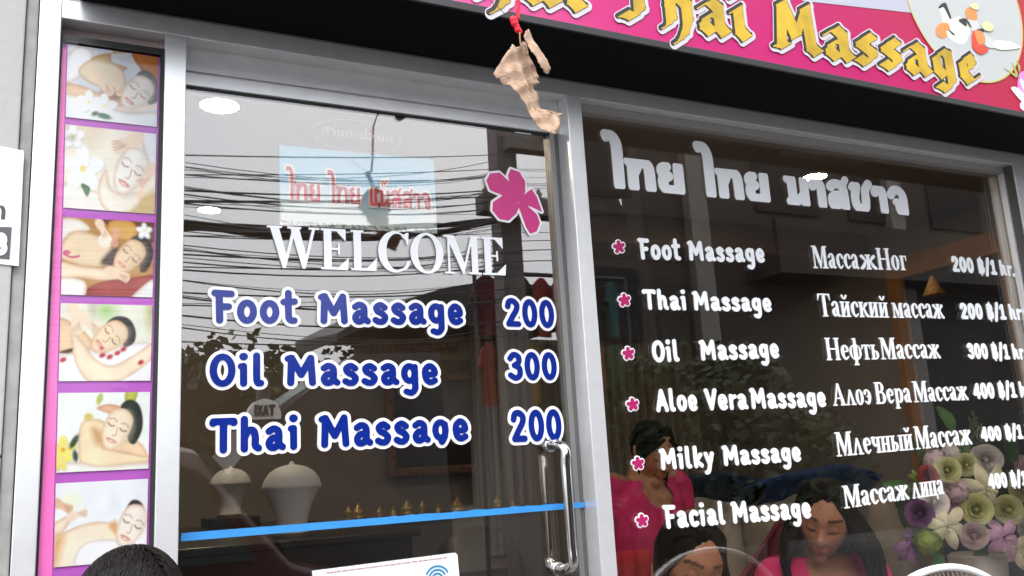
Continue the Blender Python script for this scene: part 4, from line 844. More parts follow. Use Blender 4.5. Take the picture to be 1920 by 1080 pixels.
main = [(312, 372), (285, 368), (262, 345), (235, 390), (190, 460), (148, 535), (165, 570), (188, 580), (205, 620), (262, 655), (275, 695), (318, 735), (335, 780), (365, 815), (390, 860), (415, 930), (445, 960), (480, 1000), (560, 1030), (582, 1050), (600, 990), (632, 890), (590, 868), (520, 850), (492, 820), (478, 760), (470, 690), (455, 680), (440, 640), (500, 615), (470, 590), (490, 560), (440, 480), (400, 400), (360, 320), (340, 320)]
leafmesh(main, LYY, lambda u, v: (.006 * abs(math.sin(60 * (u + .35 * v) + 40 * abs(u))) + .007 * math.sin(u * 60)) + .010 * math.sin(v * 22 + 1) + .0025 * math.sin(u * 210 + v * 90) + .0015 * math.sin(u * 90 - v * 160), 'blade', lm, lf)
leafmesh([(345, 290), (352, 258), (368, 246), (400, 310), (450, 400), (505, 480), (536, 535), (520, 580), (490, 565), (440, 500), (415, 440), (385, 400), (372, 350), (350, 315)], LYY - .014, lambda u, v: -.008 * math.cos(u * 40) + .003 * math.sin(v * 70), 'folded_lobe', lm, lf)
bm = bmesh.new(); tube(bm, catmull([at(900 + a / 4.156, b / 4.156, LYY - .006) for a, b in ((310, 255), (312, 310), (325, 375), (375, 500), (425, 620))], 4), [.0018] * 8 + [.0010] * 9, 6); fin('stem', bm, mat('leaf_stem', s8(150, 112, 78), .7), lf, True)
bm = bmesh.new(); K = [at(900 + a / 4.156, b / 4.156, LYY) for a, b in ((295, -340), (297, -160), (300, 20), (295, 80), (297, 140))]
fine = catmull(K, 14)
for i, p in enumerate(fine): ball(bm, p + Vector((.0012 * math.sin(i * 2.4), .0012 * math.cos(i * 2.4), 0)), (.0026, .0026, .0042), 8)
for a, b, r in ((262, 155, .0085), (270, 180, .0085), (285, 205, .007), (296, 232, .0075), (310, 245, .006), (275, 160, .006)): ball(bm, at(900 + a / 4.156, b / 4.156, LYY - .003), (r, r * .8, r), 10)
tube(bm, catmull([K[-1], at(900 + 268 / 4.156, 160 / 4.156, LYY), at(900 + 312 / 4.156, 258 / 4.156, LYY)], 4), .002, 6)
tube(bm, [K[0], (K[0].x, SY - .004, K[0].z + .10)], .0022, 6)
tag(fin('red_string', bm, mat('red_cord', s8(214, 30, 48), .8), None, True), 'knotted red string holding the dry leaf', 'string')
bm = bmesh.new(); tube(bm, [at(900 + 75 / 4.156, 0, LYY), at(900 + 255 / 4.156, 160 / 4.156, LYY)], .0007, 5); tag(fin('thin_twig', bm, mat('twig', s8(110, 80, 70), .8)), 'thin dark thread running from the red knot up to the left', 'thread')
# ------------------------------------------------------------------ the room behind the glass
room = thing('massage_shop', 'dim room behind the glass with grey walls and pale ceiling', 'shop room', (2, 2, 0))
boxes('wall', [(-.5, 4.5, 3.5, 3.6, 0, 2.75), (-.5, -.4, .1, 3.5, 0, 2.75), (4.4, 4.5, .1, 3.5, 0, 2.75)], mat('room_wall', (.30, .265, .235), .8, var=.1, scale=3), room, 0)
boxes('ceiling', [(-.5, 4.5, .1, 3.6, 2.75, 2.8)], mat('room_ceiling', (.42, .38, .34), .8), room, 0)
boxes('ceiling_beam', [(1.3, 4.4, 1.9, 2.25, 2.58, 2.75)], mat('beam_brown', (.12, .075, .05), .6), room, .004)
boxes('ceiling_panel', [(2.75, 3.25, .45, .9, 2.735, 2.748)], mat('panel_pale', (.5, .47, .44), .7), room, .002)
boxes('floor', [(-.5, 4.5, .1, 3.6, -.02, 0)], mat('room_floor', (.10, .085, .07), .35, var=.1, scale=5), room, 0)
fw = thing('front_wall', 'plain grey wall above and right of the shop front', 'wall', (3.6, .1, 0))
boxes('wall', [(-.5, 4.5, .003, .1, HZ1 + .001, 3.3), (3.9, 4.5, .003, .1, 0, HZ1), (RP1 + .0005, 3.9, .004, .1, 0, HZ0 - .0005)], mat('front_plaster', (.33, .33, .33), .8, var=.08, scale=8), fw, 0)
EM = mat('lamp_glow', (1, .95, .85), .5, emit=((1, .86, .62), 130.0))
for (px, py, y, r), lab in zip(((412, 197, 1.15, .064), (392, 393, 2.37, .05), (1527, 331, 1.117, .056)), ('round glowing ceiling downlight reflected high in the glass door', 'smaller glowing downlight deeper in the room behind the door', 'warm glowing downlight behind the Thai headline of the window')):
    p = at(px, py, y); d = thing('ceiling_downlight', lab, 'ceiling light', p)
    bm = bmesh.new(); lathe(bm, (p.x, p.y, p.z), [(0.001, -.002), (r, -.002), (r, .006), (.001, .006)]); fin('lamp_disc', bm, EM, d)
    bm = bmesh.new(); lathe(bm, (p.x, p.y, p.z), [(r + .001, -.004), (r + .012, -.004), (r + .012, max(.008, 2.75 - p.z)), (r + .001, max(.008, 2.75 - p.z)), (r + .001, -.004)], 28, False); fin('trim_ring', bm, mat('trim_white', (.7, .66, .6), .4), d, True)
# curtain
bm = bmesh.new(); cols = []; n = 260; zt2, zb2 = 2.5, .05
rows = []
for z in np.linspace(zt2, zb2, 12):
    k = (zt2 - z) / (zt2 - zb2)
    rows.append([Vector((2.35 + 1.75 * i / n, 3.36 + (.025 + .03 * k) * math.sin(i * .55 + .6 * math.sin(i * .13)) + .01 * math.sin(i * 1.7 + z * 3), z)) for i in range(n + 1)])
loft(bm, rows, False, False); ex = bmesh.ops.extrude_face_region(bm, geom=bm.faces[:])
for v in ex['geom']:
    if isinstance(v, bmesh.types.BMVert): v.co.y += .006
tag(fin('pleated_curtain', bm, mat('curtain', (.40, .355, .31), .9), None, True), 'grey brown pleated curtain on the back wall behind the women', 'curtain')
# orange wooden doorway on the right wall
dw = thing('wooden_doorway', 'orange wood framed doorway with dark blue panel behind the price column', 'doorway', (4.35, 1.2, 0))
WOOD = mat('orange_wood', (.50, .24, .08), .45, var=.25, scale=6)
boxes('frame', [(4.34, 4.398, .95, 1.04, 0, 2.42), (4.34, 4.398, 1.66, 1.76, 0, 2.42), (4.341, 4.398, .95, 1.76, 2.42, 2.54)], WOOD, dw, .003)
boxes('panel', [(4.37, 4.396, 1.04, 1.66, 0, 2.42)], mat('dark_blue_panel', (.018, .022, .04), .5), dw, 0)
bm = bmesh.new(); pc = at(1748, 525, 1.12); lathe(bm, (pc.x, pc.y, pc.z - .08), [(.052, 0), (.055, .004), (.008, .10), (.001, .102)], 24)
tag(fin('conical_hat', bm, mat('woven_straw', (.42, .24, .09), .7, var=.4, scale=60, bump=.3), None, True), 'small woven conical hat hanging in front of the dark doorway', 'hat')
# dark cabinet with white acorn lamps
cb = thing('dark_cabinet', 'dark wooden cabinet under the white acorn lamps behind the door', 'cabinet', (.6, 1.3, 0))
L1, L2 = at(548, 1006, .85), at(432, 969, 1.95)
boxes('carcass', [(-.2, .95, .72, 2.2, 0, L1.z - .022)], mat('black_wood', (.018, .014, .012), .35), cb, .004)
boxes('top', [(-.22, .97, .70, 2.22, L1.z - .0215, L1.z - .001)], mat('black_wood_top', (.022, .018, .015), .3), cb, .004)
boxes('riser', [(L2.x - .1, L2.x + .1, L2.y - .1, L2.y + .1, L1.z - .001, L2.z - .001)], MATS['black_wood'], cb, .003)
LS = mat('frosted_shade', (.78, .80, .84), .55, var=.05, scale=20)
for p, k, lab in ((L1, 1.0, 'larger white acorn shaped lamp on the dark cabinet'), (L2, .92, 'smaller white acorn shaped lamp left of the larger one')):
    t = thing('acorn_lamp', lab, 'lamp', p, 'white acorn lamps on the cabinet'); bm = bmesh.new()
    pr = [(.001, 0), (.047, 0), (.05, .012), (.043, .02), (.046, .05), (.058, .09), (.074, .122), (.084, .138), (.088, .142), (.086, .148), (.080, .166), (.066, .186), (.045, .2), (.02, .207), (.008, .209), (.006, .216), (.001, .219)]
    lathe(bm, p, [(r * k, z * k) for r, z in pr], 36); fin('shade', bm, LS, t, True)
    bm = bmesh.new(); lathe(bm, p, [(.001, 0.0), (.056 * k, 0.0), (.056 * k, .008), (.0505 * k, .011)], 24); fin('collar', bm, mat('lamp_collar', (.2, .17, .13), .4, .5), t)
# framed picture on the back wall
pf = thing('framed_picture', 'dark picture in carved gold brown frame behind the door', 'picture', at(835, 800, 3.42))
a, b = at(726, 896, 3.42), at(943, 690, 3.42)
x0, z0, x1, z1 = a.x, a.z, at(943, 880, 3.42).x, at(735, 700, 3.42).z
FR = mat('gilt_frame', (.20, .085, .025), .4, .3, var=.4, scale=40, bump=.5); fwid = .055
boxes('frame', [(x0, x0 + fwid, 3.39, 3.45, z0, z1), (x1 - fwid, x1, 3.39, 3.45, z0, z1), (x0 + fwid, x1 - fwid, 3.391, 3.45, z0, z0 + fwid), (x0 + fwid, x1 - fwid, 3.391, 3.45, z1 - fwid, z1)], FR, pf, .012)
s = Paint((40, 34, 32), 90, 74); s.p([(-.05, .45), (.4, .5), (.8, .42), (1.24, .5), (1.24, -.05), (-.05, -.05)], (52, 40, 34), .08)
for i in range(9):
    x = .12 + i * .12; s.e(x, .36 + .05 * math.sin(i * 2), .05, .1, 20 * math.sin(i), (96, 66, 50) if i % 2 else (70, 50, 44), .02); s.e(x + .02, .5, .025, .03, 0, (110, 76, 58), .02)
s.e(.6, .8, .5, .15, 0, (70, 60, 62), .15)
ny, nx = s.U.shape; bm = bmesh.new(); vs = [bm.verts.new((x0 + fwid * .8 + (x1 - x0 - 1.6 * fwid) * i / (nx - 1), 3.42, z0 + fwid * .8 + (z1 - z0 - 1.6 * fwid) * j / (ny - 1))) for j in range(ny) for i in range(nx)]
for j in range(ny - 1):
    for i in range(nx - 1): q = j * nx + i; bm.faces.new((vs[q], vs[q + 1], vs[q + nx + 1], vs[q + nx]))
me = bpy.data.meshes.new('painting'); bm.to_mesh(me); bm.free(); setcol(me, s.C.reshape(-1, 3)); link('painting', me, vmat('painting_print', .3), pf)
# low sideboard with brass figurines
sbz = at(760, 966, 2.55).z
sb_ = thing('sideboard', 'grey sideboard carrying a row of small brass figurines', 'sideboard', (1.75, 2.6, 0))
sx0, sx1 = at(620, 966, 2.55).x, at(1010, 966, 2.55).x
boxes('carcass', [(sx0, sx1, 2.4, 2.8, 0, sbz - .026)], mat('side_grey', (.16, .15, .14), .6), sb_, .004)
boxes('top', [(sx0 - .02, sx1 + .02, 2.38, 2.82, sbz - .025, sbz - .001)], mat('side_top', (.2, .185, .17), .4), sb_, .004)
BR = mat('brass', (.55, .42, .2), .4, .5)
kinds = {'stupa': [(.04, 0), (.046, .012), (.03, .02), (.042, .034), (.040, .05), (.022, .065), (.016, .078), (.006, .09), (.001, .092)],
         'bell': [(.034, 0), (.036, .01), (.026, .03), (.022, .05), (.012, .062), (.004, .066), (.005, .08), (.001, .085)],
         'vase': [(.02, 0), (.024, .01), (.014, .02), (.03, .05), (.028, .07), (.012, .085), (.016, .1), (.014, .102), (.001, .09)]}
spots = [(653, 'vase', 'tall slim brass vase at the left end of the sideboard'), (672, 'stupa', 'brass stupa figurine next to the slim vase'), (712, 'stupa', 'brass stupa figurine left of the brass bell'), (738, 'bell', 'brass bell between two stupa figurines'), (764, 'stupa', 'brass stupa figurine right of the brass bell'), (792, 'vase', 'brass vase below the left half of the framed picture'), (822, 'bell', 'rounded brass bell below the middle of the framed picture'), (858, 'stupa', 'brass stupa below the right half of the framed picture'), (934, 'stupa', 'lone brass stupa near the door handle'), (962, 'bell', 'brass bell at the right end by the door handle')]
for i, (px, kd, lab) in enumerate(spots):
    p = at(px, 960, 2.5 + .05 * (i % 3)); p.z = sbz; f_ = .62 + .16 * math.sin(i * 1.9); o = thing('brass_' + kd, lab, 'figurine', p, 'brass figurines on the sideboard'); bm = bmesh.new()
    lathe(bm, p, [(.0005, 0)] + [(r * f_, z * f_) for r, z in kinds[kd]], 16); fin('body', bm, BR, o, True)
    bm = bmesh.new(); ball(bm, p + Vector((0, 0, kinds[kd][-1][1] * f_)), .006, 8); fin('finial', bm, BR, o, True)
# ------------------------------------------------------------------ soft recliners with draped towels
def cushion(bm, c, s, rot=0, pitch=0, e=3.2, seg=24):
    M = Matrix.Rotation(rot, 3, 'Z') @ Matrix.Rotation(pitch, 3, 'X')
    for v in bmesh.ops.create_uvsphere(bm, u_segments=seg, v_segments=seg // 2 + 4, radius=1)['verts']:
        q = v.co; k = (abs(q.x) ** e + abs(q.y) ** e + abs(q.z) ** e) ** (-1 / e); q = q * k
        v.co = M @ Vector((q.x * s[0], q.y * s[1], q.z * s[2])) + Vector(c)
BEI = mat('beige_cover', (.42, .37, .29), .85, var=.12, scale=9, bump=.15)
def recliner(cx, top, y, towel, lab, tl):
    p = at(cx, top, y); zt = p.z; t = thing('recliner', lab, 'recliner', (p.x, y, 0), 'beige recliners along the back')
    bm = bmesh.new(); cushion(bm, (p.x, y + .12, zt - .36), (.30, .12, .36), 0, R(-14)); fin('backrest', bm, BEI, t, True)
    bm = bmesh.new(); cushion(bm, (p.x, y - .28, .42), (.30, .42, .11)); fin('seat', bm, BEI, t, True)
    for q in (-1, 1):
        bm = bmesh.new(); cushion(bm, (p.x + q * .36, y - .12, .52), (.085, .40, .14)); cushion(bm, (p.x + q * .34, y + .0, zt - .42), (.08, .13, .3), 0, R(-14)); fin('armrest', bm, BEI, t, True)
    bm = bmesh.new(); cushion(bm, (p.x, y - .1, .16), (.33, .5, .15), e=6); fin('base', bm, MATS['black_wood'], t, True)
    bm = bmesh.new(); n = 30; rows = []
    for j in range(15):
        a = R(-10 + j * 14); r = []
        for i in range(n + 1):
            u = -1 + 2 * i / n; wv = .012 * math.sin(u * 7 + j * .4) + .008 * math.sin(u * 15)
            dz = -.05 * abs(u) ** 3
            if j <= 7: off = Vector((0, -.155 * math.cos(R(-90 + j * 12.8)) - .01, .0)); zz_ = zt - .17 + .19 * (j / 7) ** .7
            else: off = Vector((0, .14 + .006 * j, 0)); zz_ = zt + .02 - .05 * (j - 7)
            r.append(Vector((p.x + u * (.36 + .02 * math.sin(j)), y + .16 + (off.y if j <= 7 else off.y) + wv, zz_ + dz + .01 * math.sin(u * 4 + j))))
        rows.append(r)
    loft(bm, rows, False, False); ex = bmesh.ops.extrude_face_region(bm, geom=bm.faces[:])
    for v in ex['geom']:
        if isinstance(v, bmesh.types.BMVert): v.co.z -= .008
    tag(fin('draped_towel', bm, towel, None, True), tl, 'towel')
recliner(1545, 884, 1.25, mat('royal_blue_towel', (.012, .04, .17), .9, bump=.2, scale=80), 'beige recliner with royal blue towel behind the seated woman', 'royal blue towel draped over the recliner top')
recliner(1318, 897, 1.35, mat('navy_towel', (.012, .022, .055), .9, bump=.2, scale=80), 'beige recliner with navy towel right of the standing woman', 'navy towel draped over the left recliner top')
ac = thing('dark_armchair', 'dark brown armchair low behind the door handle', 'armchair', (1.25, 1.0, 0)); pa = at(940, 995, .95)
DK = mat('dark_leather', (.035, .018, .016), .5)
bm = bmesh.new(); cushion(bm, (pa.x, 1.12, pa.z - .32), (.17, .1, .33), 0, R(-10)); fin('backrest', bm, DK, ac, True)
bm = bmesh.new(); cushion(bm, (pa.x, .85, .40), (.2, .3, .11)); fin('seat', bm, DK, ac, True)
for q in (-1, 1):
    bm = bmesh.new(); cushion(bm, (pa.x + q * .24, .9, .42), (.06, .3, .2)); fin('armrest', bm, DK, ac, True)
bm = bmesh.new()
for q in (-1, 1):
    for w_ in (-1, 1): tube(bm, [(pa.x + q * .2, .9 + w_ * .25, 0), (pa.x + q * .2, .9 + w_ * .25, .32)], .02, 8)
fin('legs', bm, MATS['black_wood'], ac)
# red woven chair behind the seated woman
rc_ = thing('woven_chair', 'red woven chair between the two seated women', 'chair', (1.95, .6, 0))
m = mat('red_weave', (.22, .02, .045), .7); n = m.node_tree; b = n.nodes['Principled BSDF']; ck = n.nodes.new('ShaderNodeTexChecker'); ck.inputs['Scale'].default_value = 150
ck.inputs['Color1'].default_value = (.30, .03, .06, 1); ck.inputs['Color2'].default_value = (.10, .012, .03, 1); tc = n.nodes.new('ShaderNodeTexCoord'); mp = n.nodes.new('ShaderNodeMapping'); mp.inputs['Rotation'].default_value = (0, R(45), 0)
n.links.new(tc.outputs['Object'], mp.inputs[0]); n.links.new(mp.outputs[0], ck.inputs[0]); n.links.new(ck.outputs[0], b.inputs['Base Color'])
qa, qb, qc, qd = at(1472, 965, .62), at(1530, 960, .62), at(1500, 1130, .56), at(1375, 1110, .56)
bm = bmesh.new(); rows = []
for i in range(13):
    k = i / 12; A_, B_ = qa.lerp(qd, k), qb.lerp(qc, k); rows.append([A_.lerp(B_, j / 10) + Vector((0, .05 * math.sin(math.pi * j / 10) + .0, .02 * math.sin(math.pi * j / 10) * (1 - k))) for j in range(11)])
loft(bm, rows, False, False); ex = bmesh.ops.extrude_face_region(bm, geom=bm.faces[:])
for v in ex['geom']:
    if isinstance(v, bmesh.types.BMVert): v.co.y += .02
fin('woven_back', bm, m, rc_, True)
bm = bmesh.new(); cushion(bm, ((qd.x + qc.x) / 2 + .1, .40, .44), (.24, .24, .035)); fin('seat', bm, m, rc_, True)
for q in (-1, 1):
    for w_ in (-1, 1):
        bm = bmesh.new(); tube(bm, [((qd.x + qc.x) / 2 + .1 + q * .2, .4 + w_ * .2, 0), ((qd.x + qc.x) / 2 + .1 + q * .2, .4 + w_ * .2, .43)], .014, 8); fin('leg', bm, MATS['black_wood'], rc_)
# ------------------------------------------------------------------ flower bouquet
bq = thing('flower_bouquet', 'large mixed bouquet of roses and lilies behind the window', 'bouquet', (2.9, .35, .9))
def petal(bm, c, M, L, W, curl, cup, nu=5, nv=6, pt=False):
    rows = []
    for j in range(nv + 1):
        v = j / nv; r = []; wd = W * (math.sin(math.pi * min(.97, .12 + .82 * v)) ** .8 if not pt else math.sin(math.pi * (.13 + .865 * v)) ** 1.15)
        for i in range(nu + 1):
            u = -1 + 2 * i / nu
            r.append(Vector(c) + M @ Vector((u * wd, L * v * math.cos(curl * v), L * v * math.sin(curl * v) + cup * wd * u * u)))
        rows.append(r)
    vs = loft(bm, rows, False, False)
def facing(c):                                        # frame whose +z looks from the flower towards the window, a little up
    z = (Vector((-.9 + random.uniform(-.5, .5), -1.0, .1 + random.uniform(-.4, .5)))).normalized(); x = Vector((0, 0, 1)).cross(z).normalized(); return Matrix((x, z.cross(x), z)).transposed()
def rose(c, r, m):
    bm = bmesh.new(); F = facing(c); C0 = Vector(c); r = r * 1.0
    for rk, cnt, hk, fl in ((.17, 3, .62, -.06), (.30, 3, .60, .0), (.46, 3, .52, .08), (.64, 4, .40, .14), (.78, 5, .34, .20), (.90, 5, .22, .22)):
        ph = random.uniform(0, 6.3)
        for q in range(cnt):
            th0 = ph + 2 * math.pi * q / cnt; span = math.pi / cnt * 1.45; rows = []
            for j in range(7):
                v = j / 6; row = []
                for i in range(7):
                    a = -1 + i / 3; th = th0 + a * span; rad = r * (rk * (.45 + .55 * v ** .5) + fl * v ** 4 + .03 * a * (1 if q % 2 else -1)); z = r * ((hk + .35) * v - .35 - .16 * v * abs(a) ** 3 - .10 * fl * 5 * v ** 6)
                    row.append(C0 + F @ Vector((rad * math.cos(th), rad * math.sin(th), z)))
                rows.append(row)
            loft(bm, rows, False, False)
    ball(bm, C0 + F @ Vector((0, 0, r * .30)), (r * .17, r * .17, r * .26), 10, F)
    return fin('rose', bm, m, bq, True)
def lily(c, r, m):
    bm = bmesh.new(); F = facing(c)
    for k in range(6):
        M = F @ Matrix.Rotation(R(60 * k + 15), 3, 'Z') @ Matrix.Rotation(R(38 if k % 2 else 30), 3, 'X'); petal(bm, Vector(c), M, r * (1.15 if k % 2 else 1.0) * random.uniform(.9, 1.1), r * .25, -1.1 + random.uniform(-.3, .3), -.5, 5, 9, True)
    for k in range(5):
        d = F @ Vector((.22 * math.cos(k * 1.26), .22 * math.sin(k * 1.26), .7)); tube(bm, [Vector(c), Vector(c) + d * r * .8], [r * .02, r * .035], 5)
    return fin('lily', bm, m, bq, True)
def cluster(c, r, m, n=62, nm='hydrangea'):
    bm = bmesh.new()
    for k in range(n):
        z = 1 - 2 * (k + .5) / n; a = k * 2.4; d = Vector((math.sqrt(1 - z * z) * math.cos(a), math.sqrt(1 - z * z) * math.sin(a), z))
        q = Vector(c) + d * r * random.uniform(.75, 1); x = d.orthogonal().normalized(); F = Matrix((x, d.cross(x), d)).transposed()
        for i in range(4): petal(bm, q, F @ Matrix.Rotation(R(90 * i + k * 20), 3, 'Z') @ Matrix.Rotation(R(12), 3, 'X'), r * .42, r * .24, -.3, .2, 2, 3)
    return fin(nm, bm, m, bq, True)
def leafb(c, L, W, d, m, nm='leaf'):
    bm = bmesh.new(); d = Vector(d).normalized(); x = d.cross(Vector((-.4, -1, .2))).normalized(); M = Matrix((x, d, x.cross(d))).transposed(); petal(bm, c, M, L, W, random.uniform(-.6, .3), .35, 4, 8); return fin(nm, bm, m, bq, True)
fm = lambda n, c, v=.12: mat('bloom_' + n, c, .55, var=v, scale=30)
CW, CG, CR_, CP, CV, CY = fm('white', (.78, .76, .75)), fm('lime', (.66, .68, .33)), fm('red', (.34, .015, .02)), fm('pink', (.66, .50, .56), .25), fm('violet', (.22, .09, .27), .3), fm('cream', (.74, .72, .52), .15)
CPL, CLG, CDG, CPR = fm('lilac', (.52, .30, .48), .4), fm('bright_green', (.20, .30, .03), .4), fm('dark_leaf', (.035, .075, .025), .3), fm('pale_rose', (.64, .5, .5))
mp_ = .00187
def FP(x, y, dy=0): return at(1660 + x / 3.177, 740 + y / 3.177, .3 + dy)
for x, y, r, k, mm, dy in ((600, 385, 27, 'r', CW, 0), (300, 400, 22, 'c', CP, .05), (370, 450, 22, 'r', CG, -.02), (480, 418, 20, 'r', CG, 0), (255, 480, 18, 'r', CR_, .02), (600, 560, 50, 'l', CY, -.04), (415, 575, 23, 'c', CP, 0), (290, 645, 24, 'r', CW, 0), (540, 682, 27, 'r', CG, -.03), (730, 685, 26, 'r', CG, -.02), (205, 708, 23, 'r', CV, .02), (365, 785, 42, 'l', CY, -.04), (375, 715, 32, 'l', CPL, .02), (528, 840, 23, 'r', CPR, -.03), (700, 850, 42, 'l', CPL, -.05), (250, 880, 24, 'c', CLG, 0), (770, 925, 34, 'l', CY, -.01), (130, 925, 26, 'l', CV, .05), (160, 850, 20, 'l', CV, .06), (390, 350, 18, 'c', CW, .06), (600, 450, 15, 'c', CP, .05), (440, 690, 18, 'c', CPL, .06), (185, 490, 16, 'l', CLG, .05), (820, 560, 24, 'r', CG, .02), (870, 800, 26, 'r', CW, .02), (840, 420, 22, 'c', CP, .04)):
    c = FP(x, y, dy); {'r': rose, 'l': lily, 'c': cluster}[k](c, r * mp_, mm)
for x, y, L, d in ((400, 215, .10, (-.3, 0, 1)), (770, 400, .13, (-.35, 0, 1)), (690, 430, .10, (-.7, 0, .8)), (820, 900, .12, (.3, 0, -1)), (600, 880, .09, (-.6, 0, -.6)), (840, 300, .1, (.5, 0, 1)), (480, 380, .1, (.1, .2, 1)), (330, 950, .1, (-.5, 0, -.6)), (140, 560, .09, (-1, 0, .3))):
    leafb(FP(x, y, .04), L, L * .24, d, fm('leaf_green', (.05, .17, .03), .25))
for i in range(46):
    x, y = random.uniform(140, 860), random.uniform(340, 930); leafb(FP(x, y, .09 + random.uniform(0, .06)), random.uniform(.06, .11), .02, (random.uniform(-1, 1), random.uniform(-.2, .6), random.uniform(-1, 1)), CDG)
bm = bmesh.new()
for k in range(5):
    b0 = FP(520 + 12 * k, 330, .05); tp_ = FP(500 + 25 * k, 90 + 40 * abs(k - 1), .05); tube(bm, [b0, tp_], .0015, 4)
    for j in range(12): ball(bm, b0.lerp(tp_, .3 + .058 * j) + Vector((random.uniform(-.007, .007), random.uniform(-.007, .007), 0)), (.004, .004, .006), 6)
fin('sprig', bm, fm('sprig', (.10, .15, .09)), bq)
vc = FP(560, 1050, .1); bm = bmesh.new(); lathe(bm, (vc.x, vc.y, 0.002), [(.001, 0), (.12, 0), (.13, .03), (.05, .12), (.04, .5), (.07, .75), (.10, vc.z + .05), (.09, vc.z + .06), (.001, vc.z + .05)], 28); fin('pedestal_vase', bm, mat('vase_white', (.55, .52, .5), .4), bq, True)
# ------------------------------------------------------------------ people
HEADW = (.074, .092, .112)
def head_shape(bm, M):
    """face looks along +y, crown +z, head-local metres"""
    V = bmesh.ops.create_uvsphere(bm, u_segments=40, v_segments=28, radius=1)['verts']
    for v in V:
        x, y, z = v.co; p = Vector((x * .074, y * .092, z * .112))
        if z < 0:
            p.x *= 1 - .36 * (-z) ** 1.3
            if y < 0: p.y *= 1 - .45 * min(1, -z * 1.3)
            else: p.y *= 1 - .10 * (-z)
        if y > 0:
            p.y *= 1 + .02 * math.cos(z * 3)
            for q in (-1, 1):
                g = math.exp(-((p.x - q * .031) ** 2 + (p.z - .012) ** 2) / (2 * .0125 ** 2)); p.y -= .012 * g
                g = math.exp(-((p.x - q * .04) ** 2 + (p.z + .022) ** 2) / (2 * .02 ** 2)); p.y += .004 * g
            p.y += .004 * math.exp(-((p.z - .036) ** 2) / (2 * .009 ** 2)) * math.exp(-(abs(p.x) - .03) ** 2 / .0012)
        v.co = M @ p
    T = lambda *p: M @ Vector(p)
    tube(bm, [T(0, .078, .03), T(0, .090, .006), T(0, .103, -.018), T(0, .104, -.026), T(0, .09, -.033)], [.006, .008, .0115, .012, .006], 10)
    for q in (-1, 1):
        ball(bm, T(q * .0115, .092, -.026), .0085, 10)
        ball(bm, T(q * .031, .0735, .011), .0128, 12)
        tube(bm, [T(q * .072, -.008, .02), T(q * .080, -.016, .018), T(q * .078, -.012, -.004), T(q * .071, -.004, -.024)], [.006, .010, .008, .006], 8)
    tube(bm, [T(-.024, .080, -.055), T(-.010, .092, -.0515), T(0, .0935, -.0530), T(.010, .092, -.0515), T(.024, .080, -.055)], [.003, .0062, .0058, .0062, .003], 8)
    tube(bm, [T(-.021, .080, -.059), T(0, .0915, -.0645), T(.021, .080, -.059)], [.003, .0075, .003], 8)
    ball(bm, T(0, .068, -.090), (.024, .02, .018), 12)
def head_cols(me, M, skin):
    q = coords(me); Mi = np.array(M.inverted()); L = q @ Mi[:3, :3].T + Mi[:3, 3]; x, y, z = L.T
    C = np.tile(np.array(skin), (len(q), 1)); inh = (np.abs(x) < .09) & (y > .02) & (np.abs(z) < .12)
    def mixc(mask, col, k=1.0):
        a = (np.clip(mask, 0, 1) * k * inh)[:, None]; C[:] = C * (1 - a) + np.array(col) * a
    ax = np.abs(x)
    mixc(np.exp(-((ax - .042) ** 2 + (z + .025) ** 2) / .0006), (skin[0] * 1.15, skin[1] * .82, skin[2] * .8), .6)
    mixc((np.abs(z + .057 - .15 * ax) < .0105) * (ax < .024) * (y > .07), (skin[0] * .85, skin[1] * .38, skin[2] * .40), .9)
    mixc((np.abs(z + .0575) < .0016) * (ax < .022) * (y > .07), (.03, .008, .008))
    br = .0375 + .004 * np.cos((ax - .034) * 60) - .12 * np.clip(ax - .038, 0, 1)
    mixc((np.abs(z - br) < .0042) * (ax > .013) * (ax < .054), (.015, .01, .008), .85)
    mixc((np.abs(z - .0055 + .10 * np.abs(ax - .031)) < .0022) * (np.abs(ax - .031) < .0165), (.01, .007, .006))
    mixc(np.exp(-((ax - .031) ** 2 + (z - .017) ** 2) / .00012), (skin[0] * .55, skin[1] * .5, skin[2] * .5), .5)
    mixc((np.abs(z + .029) < .004) * (np.abs(ax - .009) < .0045) * (y > .085), (.03, .01, .008), .8)
    setcol(me, C)
def limb(bm, pts, rad, n=14, flat=1): tube(bm, catmull(pts, 5), list(np.interp(np.linspace(0, len(pts) - 1, (len(pts) - 1) * 5 + 1), range(len(pts)), rad)), n, flat)
def torso(bm, rings, grow=0):
    """rings = [(centre, side vector, depth vector)]"""
    P = [(Vector(c), Vector(a), Vector(b)) for c, a, b in rings]; rr = []
    for c, a, b in P:
        a = a * (1 + grow / max(a.length, .01)); b = b * (1 + grow / max(b.length, .01))
        rr.append([c + a * math.copysign(abs(math.cos(t)) ** .85, math.cos(t)) + b * math.copysign(abs(math.sin(t)) ** .85, math.sin(t)) for t in np.linspace(0, 2 * math.pi, 24, endpoint=False)])
    loft(bm, rr)
